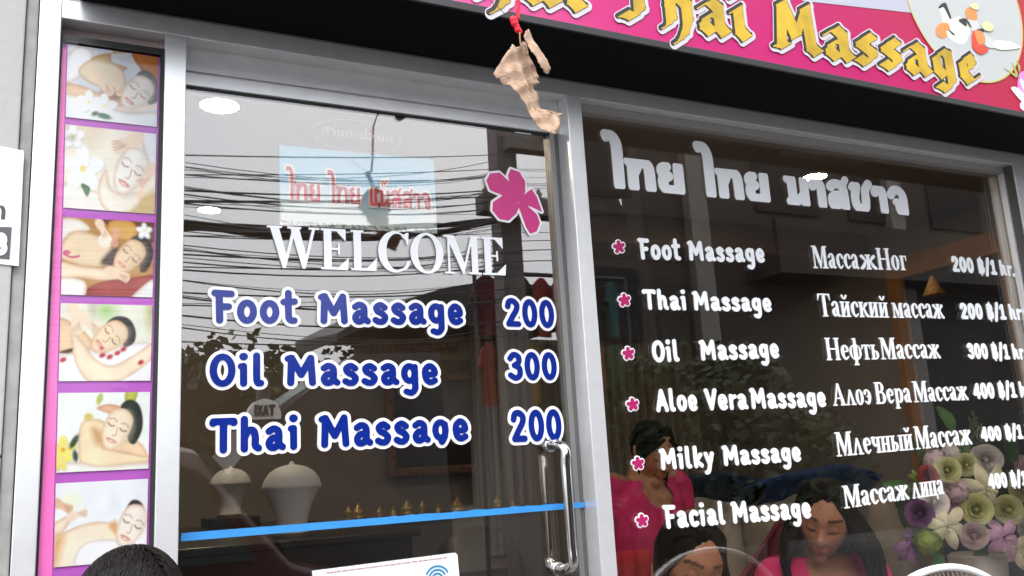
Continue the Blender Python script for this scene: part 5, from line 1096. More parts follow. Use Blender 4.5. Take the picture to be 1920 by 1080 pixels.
def hand(bm, wrist, d, nrm, side, k=1.0):
    """palm, four unequal bent fingers and a thumb from the side of the palm"""
    d = Vector(d).normalized(); nrm = Vector(nrm); nrm = (nrm - d * nrm.dot(d)).normalized(); s = d.cross(nrm) * side; w = Vector(wrist)
    pc = w + d * .045 * k; M = Matrix((s, d, nrm)).transposed(); ball(bm, pc, (.038 * k, .05 * k, .015 * k), 14, M)
    for i, L in enumerate((.066, .074, .07, .056)):
        b0 = pc + d * .038 * k + s * (-.0285 + .019 * i) * k; b1 = b0 + (d * .9 + nrm * .35) * L * .42 * k; b2 = b1 + (d * .55 + nrm * .8) * L * .33 * k; b3 = b2 + (d * .1 + nrm * .95) * L * .28 * k
        tube(bm, [b0 - d * .012, b0, b1, b2, b3], [.009 * k, .0088 * k, .0084 * k, .0076 * k, .0055 * k], 8)
    t0 = pc - d * .02 * k - s * .03 * k; tube(bm, [t0, t0 + (d * .6 - s * .55 + nrm * .3) * .035 * k, t0 + (d * .95 - s * .45 + nrm * .6) * .066 * k], [.0125 * k, .0105 * k, .007 * k], 8)
def person(lab, J, skin, shirt, hair, loc, lower, neck=.035, nk_cut=None, hem=None, sleeve=.55, vox=.0052, hairfn=None):
    root = thing('person', lab, 'person', loc); body = bmesh.new(); M = J['headM']
    head_shape(body, M); hc = M @ Vector((0, -.012, -.05)); nb = Vector(J['neck'])
    limb(body, [hc, hc.lerp(nb, .5), nb, nb - Vector((0, 0, .05))], [.047, .044, .052, .07]); torso(body, J['torso'])
    for s_ in ('L', 'R'):
        sh, el, wr = (Vector(J[k + s_]) for k in ('sh', 'el', 'wr')); c = Vector(J['torso'][-2][0])
        limb(body, [sh.lerp(c, .45), sh, sh.lerp(el, .5), el, el.lerp(wr, .35), wr], [.058, .050, .042, .036, .036, .024])
        hd = Vector(J['hd' + s_]) if 'hd' + s_ in J else (wr - el); hand(body, wr, hd, J.get('hn' + s_, (0, 0, -1)), 1 if s_ == 'L' else -1, .92)
        hp, kn, an = (Vector(J[k + s_]) for k in ('hp', 'kn', 'an')); limb(body, [hp, hp.lerp(kn, .5), kn, kn.lerp(an, .35), an], [.085, .075, .055, .054, .036])
        ft = Vector(J.get('toe', (0, -1, 0))); limb(body, [an, an + Vector((0, 0, -.03)), an + ft * .09 + Vector((0, 0, -.045)), an + ft * .16 + Vector((0, 0, -.05))], [.036, .036, .03, .02])
    me = remesh(body, vox, 2, 'body'); head_cols(me, M, skin); sk = vmat('skin', .5, .4); link('body', me, sk, root)
    # shirt
    b = bmesh.new(); torso(b, [r for r in J['torso'] if hem is None or r[0][2] > hem], .011)
    for s_ in ('L', 'R'):
        sh, el = Vector(J['sh' + s_]), Vector(J['el' + s_]); c = Vector(J['torso'][-2][0]); e2 = sh.lerp(el, sleeve); limb(b, [sh.lerp(c, .45), sh, sh.lerp(e2, .6), e2], [.058, .055, .052, .051])
    sm_ = remesh(b, .008, 4, 'shirt'); bb = bmesh.new(); bb.from_mesh(sm_)
    cut = [v for v in bb.verts if (v.co - nb).length < .060 or (nk_cut and (v.co - Vector(nk_cut[0])).length < nk_cut[1])]
    bmesh.ops.delete(bb, geom=cut, context='VERTS'); bb.to_mesh(sm_); bb.free()
    for p in sm_.polygons: p.use_smooth = True
    link('shirt', sm_, shirt, root)
    b = bmesh.new(); h0 = J['torso'][0]; torso(b, J['torso'][:2], .012)
    for s_ in ('L', 'R'):
        hp, kn, an = (Vector(J[k + s_]) for k in ('hp', 'kn', 'an')); limb(b, [hp, hp.lerp(kn, .5), kn, kn.lerp(an, .8)], [.097, .087, .07, .062])
    link('trousers', remesh(b, .010, 4, 'trousers'), lower, root)
    b = bmesh.new(); hairfn(b, M); hm = fin('hair', b, hair, root, True)
    return root
def hm(loc, look, up=(0, 0, 1)):
    """head matrix: face direction and crown direction"""
    y = Vector(look).normalized(); x = y.cross(Vector(up)).normalized(); z = x.cross(y)
    return Matrix(((x.x, y.x, z.x, loc[0]), (x.y, y.y, z.y, loc[1]), (x.z, y.z, z.z, loc[2]), (0, 0, 0, 1)))
def strands(b, M, n, L, wave, spread, part=.0, start=-150, end=150, thick=.007, drop=None, back=.0, rnd=1):
    rg = random.Random(rnd); Mi = M
    down = Vector((0, 0, -1))
    for i in range(n):
        a = R(90 + (start + (end - start) * (i + rg.random()) / n) + 180)           # angle round the head, back = 270 deg
        ca, sa = math.cos(a), math.sin(a); sgn_ = 1 if ca >= 0 else -1; pts = []
        px = part + .012 * sgn_ * rg.random(); py = rg.uniform(-.06, .055) if abs(ca) > .3 else rg.uniform(-.07, -.03)
        for k in range(5):
            t = k / 4; u = t ** .8
            x = px * (1 - u) + .088 * ca * u; y = py * (1 - u) + (-.02 + .098 * sa) * u; z = .112 * math.sqrt(max(0, 1 - (x / .1) ** 2 * .9 - ((y + .02) / .112) ** 2 * .9)) if t < .99 else .02
            pts.append(M @ Vector((x * 1.02, y, z + .004)))
        e = pts[-1]; out = (M.to_3x3() @ Vector((ca, sa * .6, 0))); out.z = 0; ph = rg.random() * 6; Ls = L * rg.uniform(.8, 1.05)
        for k in range(1, 10):
            t = k / 9; pts.append(e + down * Ls * t + out * (spread * math.sin(min(1, t * 1.3) * math.pi * .6)) + Vector((wave * math.sin(ph + t * 11), wave * math.cos(ph + t * 9), 0)) * (.3 + t))
        rr = [thick * .8] * 5 + [thick * (1 - .6 * (k / 9) ** 2) for k in range(1, 10)]
        tube(b, pts, rr, 5)
def cap(b, M, sx=1.0, front=.0, z=.022):
    V = bmesh.ops.create_uvsphere(b, u_segments=36, v_segments=24, radius=1)['verts']
    for v in V:
        x, y, q = v.co; r = 1 + .006 * math.sin(math.atan2(x, q) * 26 + y * 4) + .008 * math.sin(x * 5 + y * 7); v.co = M @ Vector((x * .0835 * sx * r, -.018 + front + y * .095 * r, z + q * .103 * r))
SK1, SK2 = (.42, .20, .12), (.50, .25, .15)
PINK = mat('pink_shirt', (.70, .025, .17), .85, var=.08, scale=40, bump=.1); HAIR = mat('black_hair', (.005, .004, .0035), .6, spec=.12)
NAVY = mat('dark_trousers', (.02, .02, .028), .85); REDC = mat('red_cloth', (.50, .015, .03), .8)
# standing woman on the left, three-quarter view, looking down at her hands
A = at(1226, 850, .78); hA = Vector((A.x, A.y, A.z)); f = Vector((-.05, -.9, 0)).normalized(); sA = Vector((.93, .1, 0)).normalized()
nA = Vector((A.x - .02, A.y + .055, A.z - .072)); cz = nA.z
JA = dict(headM=hm(hA, (-.08, -.88, -.44), (.10, .1, 1)) @ Matrix.Scale(.91, 4), neck=nA,
  torso=[((nA.x - .03, nA.y + .03, .78), sA * .16, f * .11), ((nA.x - .03, nA.y + .03, .90), sA * .165, f * .115), ((nA.x - .025, nA.y + .02, cz - .36), sA * .125, f * .10), ((nA.x - .01, nA.y + .0, cz - .20), sA * .145, f * .12), ((nA.x, nA.y + .01, cz - .08), sA * .155, f * .095), ((nA.x, nA.y + .012, cz - .02), sA * .09, f * .06)],
  shL=nA + Vector((.158, .02, -.04)), elL=nA + Vector((.20, .0, -.30)), wrL=nA + Vector((.07, -.22, -.33)), shR=nA + Vector((-.158, .0, -.04)), elR=nA + Vector((-.205, -.02, -.31)), wrR=nA + Vector((-.02, -.23, -.33)), hdL=(-1, -.5, 0), hdR=(1, -.5, 0),
  hpL=(nA.x + .06, nA.y + .03, .80), hpR=(nA.x - .12, nA.y + .03, .80), knL=(nA.x + .06, nA.y + .0, .44), knR=(nA.x - .12, nA.y, .44), anL=(nA.x + .06, nA.y + .04, .085), anR=(nA.x - .12, nA.y + .04, .085))
def hairA(b, M):
    cap(b, M); strands(b, M, 80, .22, .006, -.03, .01, -78, 78, .006, rnd=3)
    for q in (-1, 1): tube(b, [M @ Vector((q * .01, .062, .085)), M @ Vector((q * .045, .07, .06)), M @ Vector((q * .068, .045, .01)), M @ Vector((q * .073, .025, -.05))], [.006, .010, .009, .003], 6)
person('standing woman in pink T-shirt looking down behind the window', JA, SK2, PINK, HAIR, (nA.x, nA.y, 0), NAVY, nk_cut=((nA.x + .01, nA.y - .09, nA.z - .05), .064), hairfn=hairA, hem=.84, sleeve=.36)
# red cloth on her arm
bm = bmesh.new(); pr = at(1196, 1130, .50); rows = []
for j in range(10):
    rows.append([Vector((pr.x - .09 - .012 * j * .3 + .16 * i / 16, pr.y + .012 * math.sin(i * 1.1 + j * .2) + .02, pr.z + .15 - .045 * j)) for i in range(17)])
loft(bm, rows, False, False); ex = bmesh.ops.extrude_face_region(bm, geom=bm.faces[:])
for v in ex['geom']:
    if isinstance(v, bmesh.types.BMVert): v.co.y += .012
tag(fin('red_cloth', bm, REDC, None, True), 'red cloth hanging from the hands of the standing woman', 'cloth')
# seated woman with long wavy hair
B = at(1546, 977, .34); nB = Vector((B.x + .035, B.y + .075, B.z - .092)); fB = Vector((-.35, -.93, 0)).normalized(); sB = Vector((.93, -.35, 0)).normalized()
def seat_torso(n, f, s, w=.15): return [((n.x - f.x * .12, n.y - f.y * .12, .50), s * .17, f * .13), ((n.x - f.x * .11, n.y - f.y * .11, .60), s * .165, f * .12), ((n.x - f.x * .07, n.y - f.y * .07, n.z - .34), s * .13, f * .10), ((n.x - f.x * .02, n.y - f.y * .02, n.z - .20), s * .145, f * .115), ((n.x, n.y, n.z - .08), s * w, f * .09), ((n.x, n.y, n.z - .02), s * .085, f * .058)]
def seat_legs(n, f, s):
    hp = Vector((n.x, n.y, .50)) - f * .10; d = {}
    for k, q in (('L', 1), ('R', -1)):
        d['hp' + k] = hp + s * .09 * q; d['kn' + k] = hp + s * .12 * q + f * .38 + Vector((0, 0, .02)); d['an' + k] = hp + s * .12 * q + f * .30 + Vector((0, 0, -.415))
    return d
JB = dict(headM=hm(B, (-.76, -.56, -.36), (.08, -.22, 1)) @ Matrix.Scale(1.07, 4), neck=nB, torso=seat_torso(nB, fB, sB), toe=tuple(fB),
  shL=nB + sB * .165 + Vector((0, 0, -.07)), elL=nB + sB * .22 + fB * .06 + Vector((0, 0, -.31)), wrL=nB + sB * .10 + fB * .27 + Vector((0, 0, -.36)),
  shR=nB - sB * .165 + Vector((0, 0, -.07)), elR=nB - sB * .26 + fB * .10 + Vector((0, 0, -.26)), wrR=nB - sB * .10 + fB * .28 + Vector((0, 0, -.37)), hdL=tuple(fB - sB * .4), hdR=tuple(fB + sB * .4), **seat_legs(nB, fB * .8, sB))
JB['knL'].y = max(JB['knL'].y, .2); JB['knR'].y = max(JB['knR'].y, .2)
for k in ('wrL', 'wrR'): JB[k].y = max(JB[k].y, .19)
for k in ('anL', 'anR'): JB[k].y = max(JB[k].y, .3)
def hairB(b, M): cap(b, M, 1.02); strands(b, M, 240, .30, .020, .055, .005, -128, 128, .0075, rnd=5)
person('seated woman with long wavy black hair in pink shirt', JB, SK1, PINK, HAIR, (nB.x, nB.y, 0), NAVY, nk_cut=((nB.x + fB.x * .07, nB.y + fB.y * .07, nB.z - .06), .075), hairfn=hairB, sleeve=.42)
# second seated woman, straight parted hair, seen from her right
Cc = at(1296, 1060, .26); nC = Vector((Cc.x - .03, Cc.y + .04, Cc.z - .14)); fC = Vector((.88, -.3, 0)).normalized(); sC = Vector((-.3, -.88, 0)).normalized() * -1
JC = dict(headM=hm(Cc, (-.26, -.90, -.40), (.12, -.3, 1)) @ Matrix.Scale(1.1, 4), neck=nC, torso=seat_torso(nC, fC, sC, .14), toe=tuple(fC),
  shL=nC + sC * .15 + Vector((0, 0, -.07)), elL=nC + sC * .17 + fC * .08 + Vector((0, 0, -.31)), wrL=nC + sC * .08 + fC * .28 + Vector((0, 0, -.36)),
  shR=nC - sC * .15 + Vector((0, 0, -.07)), elR=nC - sC * .15 + fC * .08 + Vector((0, 0, -.31)), wrR=nC - sC * .02 + fC * .28 + Vector((0, 0, -.36)), **seat_legs(nC, fC, sC))
for k in list(JC):
    if isinstance(JC[k], Vector) and JC[k].y < .14: JC[k].y = .14
def hairC(b, M): cap(b, M, 1.02); strands(b, M, 190, .34, .003, .012, .012, -112, 112, .007, rnd=8)
person('seated woman with straight parted black hair bending forward', JC, SK1, mat('dark_shirt', (.03, .028, .03), .85), HAIR, (nC.x, nC.y, 0), NAVY, hairfn=hairC)
# stools under the two seated women
for n_, f_, lab in ((nB, fB, 'low stool under the seated woman with wavy hair'), (nC, fC, 'low stool under the woman bending forward')):
    o = thing('stool', lab, 'stool', (n_.x, n_.y, 0)); c = Vector((n_.x, n_.y, 0)) - f_ * .12
    bm = bmesh.new(); lathe(bm, (c.x, c.y, .36), [(.001, 0), (.17, 0), (.175, .012), (.17, .03), (.001, .032)], 24); fin('seat', bm, MATS['black_wood'], o)
    for k in range(4):
        bm = bmesh.new(); t = R(45 + 90 * k); tube(bm, [(c.x + .15 * math.cos(t), c.y + .15 * math.sin(t), 0), (c.x + .11 * math.cos(t), c.y + .11 * math.sin(t), .362)], .014, 8); fin('leg', bm, MATS['black_wood'], o)
# black-haired person outside at the lower left, seated with the back to the pillar
D = at(246, 1108, -.22); D.z = at(246, 1036, -.22).z - .128; nD = Vector((D.x - .02, D.y + .02, D.z - .14)); fD = Vector((.35, -.94, 0)).normalized(); sD = Vector((.94, .35, 0)).normalized()
JD = dict(headM=hm(D, (.5, -.8, -.3), (.05, 0, 1)), neck=nD, torso=seat_torso(nD, fD, sD), toe=tuple(fD),
  shL=nD + sD * .17 + Vector((0, 0, -.07)), elL=nD + sD * .20 + fD * .05 + Vector((0, 0, -.30)), wrL=nD + sD * .10 + fD * .28 + Vector((0, 0, -.36)),
  shR=nD - sD * .17 + Vector((0, 0, -.07)), elR=nD - sD * .20 + fD * .05 + Vector((0, 0, -.30)), wrR=nD - sD * .10 + fD * .28 + Vector((0, 0, -.36)), **seat_legs(nD, fD, sD))
def hairD(b, M):
    cap(b, M, 1.03, .0, .026); rg = random.Random(4)
    for i in range(2300):
        u = rg.uniform(-1, 1); v = rg.uniform(-1, 1); a = rg.uniform(-.5, .5) + (1.2 if u > 0 else -1.2)
        x, y = .078 * u, -.018 + .088 * v; z = .026 + .103 * math.sqrt(max(0, 1 - (u * .93) ** 2 - (v * .93) ** 2)) if u * u + v * v < 1.1 else None
        if z is None or z < .05: continue
        d = Vector((math.sin(a) * .8, .75 + rg.uniform(-.5, .5), 0)); pts = []
        for k in range(5):
            X, Y = x + d.x * .014 * k, y + d.y * .014 * k; q = 1 - (X / .0865) ** 2 - ((Y + .018) / .0985) ** 2
            pts.append(M @ Vector((X, Y, .026 + .107 * math.sqrt(max(.02, q)) + .003 * math.sin(k * 1.5 + i) + .002)))
        tube(b, pts, [.0006, .0011, .0012, .0009, .0003], 4)
person('black haired person seated outside below the massage poster', JD, SK1, mat('brown_shirt', (.10, .05, .03), .85), mat('glossy_black_hair', (.006, .004, .0035), .5, spec=.16), (nD.x, nD.y, 0), NAVY, hairfn=hairD)
o = thing('bench', 'low wooden bench under the person outside', 'bench', (nD.x, nD.y, 0)); c = Vector((nD.x, nD.y, 0)) - fD * .12
boxes('seat', [(c.x - .35, c.x + .25, c.y - .12, min(c.y + .16, -.02), .34, .38)], mat('bench_wood', (.14, .08, .04), .6), o, .004)
for q in (-.3, .2): boxes('leg', [(c.x + q - .02, c.x + q + .02, c.y - .08, c.y + .06, 0, .34)], MATS['bench_wood'], o, .003)
# ------------------------------------------------------------------ white chair with woven back, outside at the lower right
wc = thing('white_chair', 'white framed chair with woven mesh back in front of the window', 'chair', (1.95, -.3, 0))
top = at(1762, 1065, -.37); hw = .30; pts = []
WP = mat('white_paint', (.80, .80, .79), .35)
for i in range(41):
    t = math.pi * i / 40; pts.append(Vector((top.x - hw * math.cos(t) * (1), top.y, top.z - .30 + .30 * math.sin(t) ** .8)))
bm = bmesh.new(); tube(bm, [pts[0] + Vector((0, .02, -.30))] + pts + [pts[-1] + Vector((0, .02, -.30))], .0085, 12); fin('back_frame', bm, WP, wc, True)
bm = bmesh.new()
for k in range(-34, 62):
    for sg_ in (1, -1):
        seg = []
        for j in range(60):
            z = -.30 + .30 * j / 59; x = -hw + .0145 * k + sg_ * (z + .3) * .55
            if abs(x) < hw and z < -.30 + .30 * math.sin(math.acos(max(-1, min(1, x / hw)))) ** .8 - .004: seg.append(Vector((top.x + x, top.y + .003 * sg_, top.z + z)))
        if len(seg) > 1: tube(bm, [seg[0], seg[-1]], .0021, 4)
fin('woven_back', bm, mat('brown_weave', (.26, .20, .16), .7), wc)
bm = bmesh.new(); cushion(bm, (top.x, top.y - .26, .45), (.27, .25, .02), e=4); fin('seat', bm, MATS['brown_weave'], wc, True)
for q in (-1, 1):
    for y in (top.y + .02, top.y - .48):
        bm = bmesh.new(); tube(bm, [(top.x + q * hw, y, top.z - .60 if y > top.y - .1 else .45), (top.x + q * hw, y, 0)], .0085, 10); fin('leg', bm, WP, wc, True)
# ------------------------------------------------------------------ the street the glass reflects
CONC = mat('pole_concrete', (.11, .10, .095), .85, var=.15, scale=6, bump=.2)
pp = refl(965, 700, 7.4); pole = thing('utility_pole', 'concrete utility pole with crossarms mirrored at the right of the door', 'utility pole', (pp.x, pp.y, 0))
bm = bmesh.new(); loft(bm, [[Vector((pp.x + a * r, pp.y + b * r, z)) for a, b in ((-1, -1), (1, -1), (1, 1), (-1, 1))] for r, z in ((.15, 0), (.115, 9.0))]); fin('pole', bm, CONC, pole)
z1 = refl(965, 400, 7.4).z; z2 = refl(1000, 285, 7.4).z
boxes('crossarm', [(pp.x - .45, pp.x + .62, pp.y + .12, pp.y + .34, z1 - .11, z1 + .11)], CONC, pole, .01)
boxes('crossarm', [(pp.x - .05, pp.x + .75, pp.y + .12, pp.y + .30, z2 - .1, z2 + .1)], CONC, pole, .01)
bm = bmesh.new(); lathe(bm, (pp.x + .5, pp.y + .24, z2 + .1), [(.001, 0), (.16, 0), (.19, .08), (.19, .5), (.16, .58), (.001, .6)], 16); fin('transformer', bm, mat('transformer_grey', (.3, .3, .3), .5), pole, True)
for k in range(3):
    bm = bmesh.new(); lathe(bm, (pp.x - .35 + .35 * k, pp.y + .23, z1 + .11), [(.03, 0), (.05, .03), (.03, .05), (.05, .08), (.03, .1), (.02, .14), (.001, .15)], 12); fin('insulator', bm, mat('insulator', (.2, .1, .06), .3), pole, True)
CAB = mat('cable_black', (.012, .012, .013), .6)
cabs = [(290, 288, 3.2, .009), (326, 322, 3.4, .009), (350, 345, 4, .008), (356, 352, 4.4, .015), (362, 370, 4.6, .012), (376, 366, 5, .016), (380, 386, 5, .012), (418, 402, 3.6, .035), (424, 407, 3.7, .03), (432, 420, 5, .008), (441, 436, 5, .008), (458, 470, 5.5, .01), (466, 452, 5.5, .01), (476, 474, 5, .014), (490, 470, 5.2, .012), (500, 497, 5.2, .01), (505, 490, 4, .012), (524, 512, 4.4, .01), (548, 540, 5, .014), (556, 556, 5.2, .015), (572, 566, 5.4, .012), (590, 600, 5.6, .016), (612, 606, 5.6, .01), (640, 628, 5.6, .012)]
cr2 = random.Random(11)
for _ in range(22):
    yy_ = cr2.choice([cr2.uniform(300, 400), cr2.uniform(400, 620), cr2.uniform(440, 520)]); cabs.append((yy_, yy_ + cr2.uniform(-26, 22), cr2.uniform(3.4, 5.8), cr2.uniform(.004, .009)))
desc = ['thin', 'slack', 'heavy', 'twisted']
hh = ['topmost', 'second highest']
for i, (yl, yr, dl, r) in enumerate(cabs):
    a, b = refl(330, yl, dl), refl(965, yr, 7.0); d = (b - a); e0 = a - d * 1.2; e1 = Vector((pp.x, pp.y + .3, b.z)) if i % 2 else b + d * .9
    rg = random.Random(i); P = []
    for k in range(31):
        t = k / 30; p = e0.lerp(a, t * 3) if t < 1 / 3 else (a.lerp(b, t * 3 - 1) if t < 2 / 3 else b.lerp(e1, t * 3 - 2))
        s_ = t * 3 - 1; sag = (-.03 - .035 * (i * 7 % 5)) * 4 * s_ * (1 - s_) if 0 < s_ < 1 else 0; P.append(p + Vector((0, 0, sag)))
    bm = bmesh.new(); tube(bm, P, r * .5, 6)
    if r > .018:  # bundled lines
        for q in range(3): tube(bm, [p + Vector((0, .8 * r * math.cos(k * .9 + q * 2), .8 * r * math.sin(k * .9 + q * 2))) for k, p in enumerate(P)], r * .3, 5)
    tag(fin('power_cable', bm, CAB, None, True), 'black cable of the tangle along the street mirrored across the door', 'cable', 'street cables mirrored in the door')
# house across the road with a dark canopy
def rx(px, Y): return refl(px, 600, Y).x
HY = 11.2
PLA = mat('house_plaster', (.34, .31, .26), .85, var=.15, scale=2); DKR = mat('dark_roofing', (.025, .024, .026), .6)
hs_ = thing('street_house', 'low beige house with dark canopy roof mirrored behind Foot Massage', 'house', (rx(850, HY), GLASS_Y - HY - .4, 0))
hx0, hx1 = rx(690, HY), rx(1075, HY); yf = GLASS_Y - HY
boxes('wall', [(hx0, hx1, yf - .8, yf, 0, 3.6)], PLA, hs_, 0)
zc = refl(860, 530, HY - 1.5).z; za = refl(700, 628, HY - 1.5).z
cx0_, cx1_ = refl(628, 600, HY - 1.5).x, refl(1062, 600, HY - 1.5).x
bm = bmesh.new(); rows = []
for k in range(17):
    t = k / 16; xx = cx0_ + (cx1_ - cx0_) * t; z = za + (zc - za) * math.sin(min(1, t * 1.5) * math.pi / 2); rows.append([(xx, yf + 1.6, min(z - .1, 3.52)), (xx, yf + 1.6, z), (xx, yf - .8, z + .25), (xx, yf - .8, min(z, 3.6))])
loft(bm, rows); fin('canopy_roof', bm, DKR, hs_)
boxes('shutter', [(rx(885, HY), rx(935, HY), yf + .003, yf + .05, .2, 3.3)] + [(rx(885, HY) + .12 * i, rx(885, HY) + .12 * i + .07, yf + .05, yf + .08, .2, 3.3) for i in range(8)], mat('pale_shutter', (.34, .36, .37), .6), hs_, 0)
boxes('louvre', [(rx(945, HY), rx(1000, HY), yf + .003, yf + .06, .9 + .16 * i, 1.0 + .16 * i) for i in range(12)], mat('louvre_beige', (.3, .27, .23), .6), hs_, 0)
boxes('doorway', [(rx(740, HY), rx(800, HY), yf + .002, yf + .02, 0, 2.1)], mat('doorway_dark', (.02, .02, .022), .7), hs_, 0)
boxes('window', [(rx(815, HY), rx(870, HY), yf + .002, yf + .03, 1.0, 2.0)], mat('window_dark', (.02, .022, .025), .8, spec=.1), hs_, 0)
zb1 = refl(800, 675, HY - .6).z; zb2 = refl(800, 638, HY - .6).z
boxes('sign_board', [(rx(700, HY - .6), rx(880, HY - .6), yf + .55, yf + .6, zb1, zb2)], mat('board_cream', (.36, .28, .18), .7), hs_, .004)
xa, xb = rx(702, HY - .6), rx(860, HY - .6)
B0 = Vector((xb, 0, zb1 + .09)); B1 = Vector((xa, 0, zb1 + .09))
# lettering on the board is read from the street, so it runs the other way round and comes out mirrored in the glass
put_word(hs_, 'WACOMOI', lambda c: rounded(c) if c != 'W' else rounded('W'), B0, B1, (zb2 - zb1) * .62, yf + .6, [('letter', -.02, mat('rust_letter', (.22, .06, .04), .7), .02, .001, False, (0, 0))], .08)
# tall building to the right
tb = thing('tall_building', 'tall dark concrete building mirrored behind the window lettering', 'building', (rx(1500, 9), GLASS_Y - 10.5, 0))
BLD = mat('dark_concrete', (.026, .021, .018), .85, var=.2, scale=1.5)
bx0 = rx(1222, 10.5); yb = GLASS_Y - 10.5
boxes('wall', [(bx0, bx0 + 26, yb - .6, yb, 0, 15)], BLD, tb, 0)
boxes('pilaster', [(bx0 + .9, bx0 + 1.3, yb, yb + .2, 0, 15), (bx0 + 6, bx0 + 6.4, yb, yb + .2, 0, 15)], mat('pale_pilaster', (.16, .15, .135), .8), tb, 0)
boxes('balcony', [(bx0 + 2.2, bx0 + 12, yb, yb + .9, 4.6, 4.8), (bx0 + 2.2, bx0 + 12, yb + .8, yb + .9, 4.8, 5.6)], BLD, tb, 0)
for i in range(4): boxes('window', [(bx0 + 2.6 + 2.4 * i, bx0 + 4.2 + 2.4 * i, yb + .002, yb + .05, 6, 7.6)], MATS['window_dark'], tb, 0)
nb_ = thing('brown_building', 'brown building between utility pole and tall building in the reflection', 'building', (rx(1120, 10), GLASS_Y - 11, 0)); x0_, x1_ = rx(1072, 10), rx(1160, 10)
BW = mat('brown_wall', (.04, .03, .025), .85, var=.15, scale=2)
bm = bmesh.new(); yy0, yy1 = GLASS_Y - 10.5, GLASS_Y - 10
loft(bm, [[(x0_, y, 0), (x1_ + .75, y, 0), (x1_ + .72, y, refl(1205, 510, 10).z), (x1_ - .1, y, refl(1168, 300, 10).z), (x1_ - .1, y, 11), (x0_, y, 11)] for y in (yy0, yy1)]); fin('wall', bm, BW, nb_)
for i in range(3): boxes('window', [(x0_ + .4, x0_ + 1.3, yy1 + .002, yy1 + .05, 3.4 + 2.4 * i, 4.6 + 2.4 * i)], MATS['window_dark'], nb_, 0)
# stall with colourful garments
sx = rx(1010, 8.2); sy = GLASS_Y - 8.2 - .3; zt_l = refl(1010, 505, 8.2).z
rl = thing('clothes_rail', 'dark steel clothes rail in front of the brown building', 'clothes rail', (sx, sy, 0)); bm = bmesh.new()
for q in (-.75, 1.6): tube(bm, [(sx + q, sy, 0), (sx + q, sy, zt_l)], .03, 8)
tube(bm, [(sx - .75, sy, zt_l), (sx + 1.6, sy, zt_l)], .03, 8); fin('rail_frame', bm, DKR, rl)
gs = [('dark red', (.22, .02, .04)), ('orange', (.42, .12, .02)), ('green', (.03, .13, .04)), ('bright red', (.48, .04, .03)), ('pink', (.42, .10, .16)), ('yellow', (.42, .30, .04)), ('black', (.02, .02, .02)), ('teal', (.03, .16, .16))]
for i, (cn, cc) in enumerate(gs):
    for row in range(2):
        k = (i + row * 3) % 8; cn, cc = gs[k]; gx = sx - .6 + .28 * i; gz = zt_l - .05 - row * .9
        bm = bmesh.new(); pr = [(-.05, 0), (.05, 0), (.17, -.08), (.24, -.3), (.17, -.34), (.14, -.22), (.15, -.8), (-.15, -.8), (-.14, -.22), (-.17, -.34), (-.24, -.3), (-.17, -.08)]
        rg = random.Random(i * 7 + row); an = rg.uniform(-.5, .5)
        loft(bm, [[(gx + x * math.cos(an) * .85, sy + x * math.sin(an) + dy, gz + z) for x, z in pr] for dy in (-.03, .03)])
        tag(fin('garment', bm, mat('cloth_' + cn.replace(' ', '_'), tuple(q_ * .36 for q_ in cc), .9), None), '%s garment on the %s row of the clothes rail' % (cn, ('upper', 'lower')[row]), 'garment', 'garments on the clothes rail')
# trees across the road
def tree(x, y, h, r, lab, n=1700, seed=1):
    t = thing('street_tree', lab, 'tree', (x, y, 0), 'trees across the road'); rg = random.Random(seed); bm = bmesh.new()
    tube(bm, [(x, y, 0), (x + .1, y, h * .35), (x - .05, y, h * .7)], [.16, .12, .04], 8)
    for k in range(7): a = rg.random() * 6.3; tube(bm, [(x, y, h * (.3 + .04 * k)), (x + r * .6 * math.cos(a), y + r * .6 * math.sin(a), h * (.5 + .05 * k))], [.05, .015], 6)
    fin('trunk', bm, mat('bark', (.07, .05, .035), .9), t); bm = bmesh.new(); C = [(Vector((x + rg.uniform(-1, 1) * r * .7, y + rg.uniform(-1, 1) * r * .6, h * rg.uniform(.4, .92))), r * rg.uniform(.25, .5)) for _ in range(15)]
    for i in range(n):
        c, q = C[rg.randrange(15)]; d = Vector((rg.gauss(0, 1), rg.gauss(0, 1), rg.gauss(0, 1))).normalized() * q * rg.random() ** .4; p = c + d
        u = Vector((rg.gauss(0, 1), rg.gauss(0, 1), rg.gauss(0, .6))).normalized(); v = u.orthogonal(); L = rg.uniform(.05, .12)
        vs = [bm.verts.new(p + a) for a in (-u * L, v * L * .45, u * L, -v * L * .45)]; bm.faces.new(vs)
    fin('crown', bm, mat('foliage_%d' % (seed % 3), ((.022, .040, .013), (.018, .032, .015), (.028, .042, .016))[seed % 3], .8), t)
for i, (px, top_y, Y, r, lab) in enumerate(((352, 622, 12, 1.2, 'low bushy tree at the left edge of the door reflection'), (420, 668, 13, 1.6, 'rounded tree mirrored behind the Oil lettering'), (520, 662, 12.5, 1.8, 'broad tree mirrored above the taxi sign'), (620, 655, 13.5, 1.8, 'tree mirrored beside the house canopy'), (1300, 640, 8.4, 1.7, 'leafy tree mirrored behind the Thai Massage row'), (1180, 680, 8.8, 1.2, 'slim tree mirrored near the window post'), (1420, 690, 8.6, 1.5, 'tree mirrored behind the Oil Massage row'), (1208, 480, 14, .9, 'bare topped tree in the gap between two buildings'))):
    p = refl(px, top_y, Y); tree(p.x, p.y, max(p.z, 1.6) * .93, r, lab, 4200 if i < 7 else 700, i + 1)
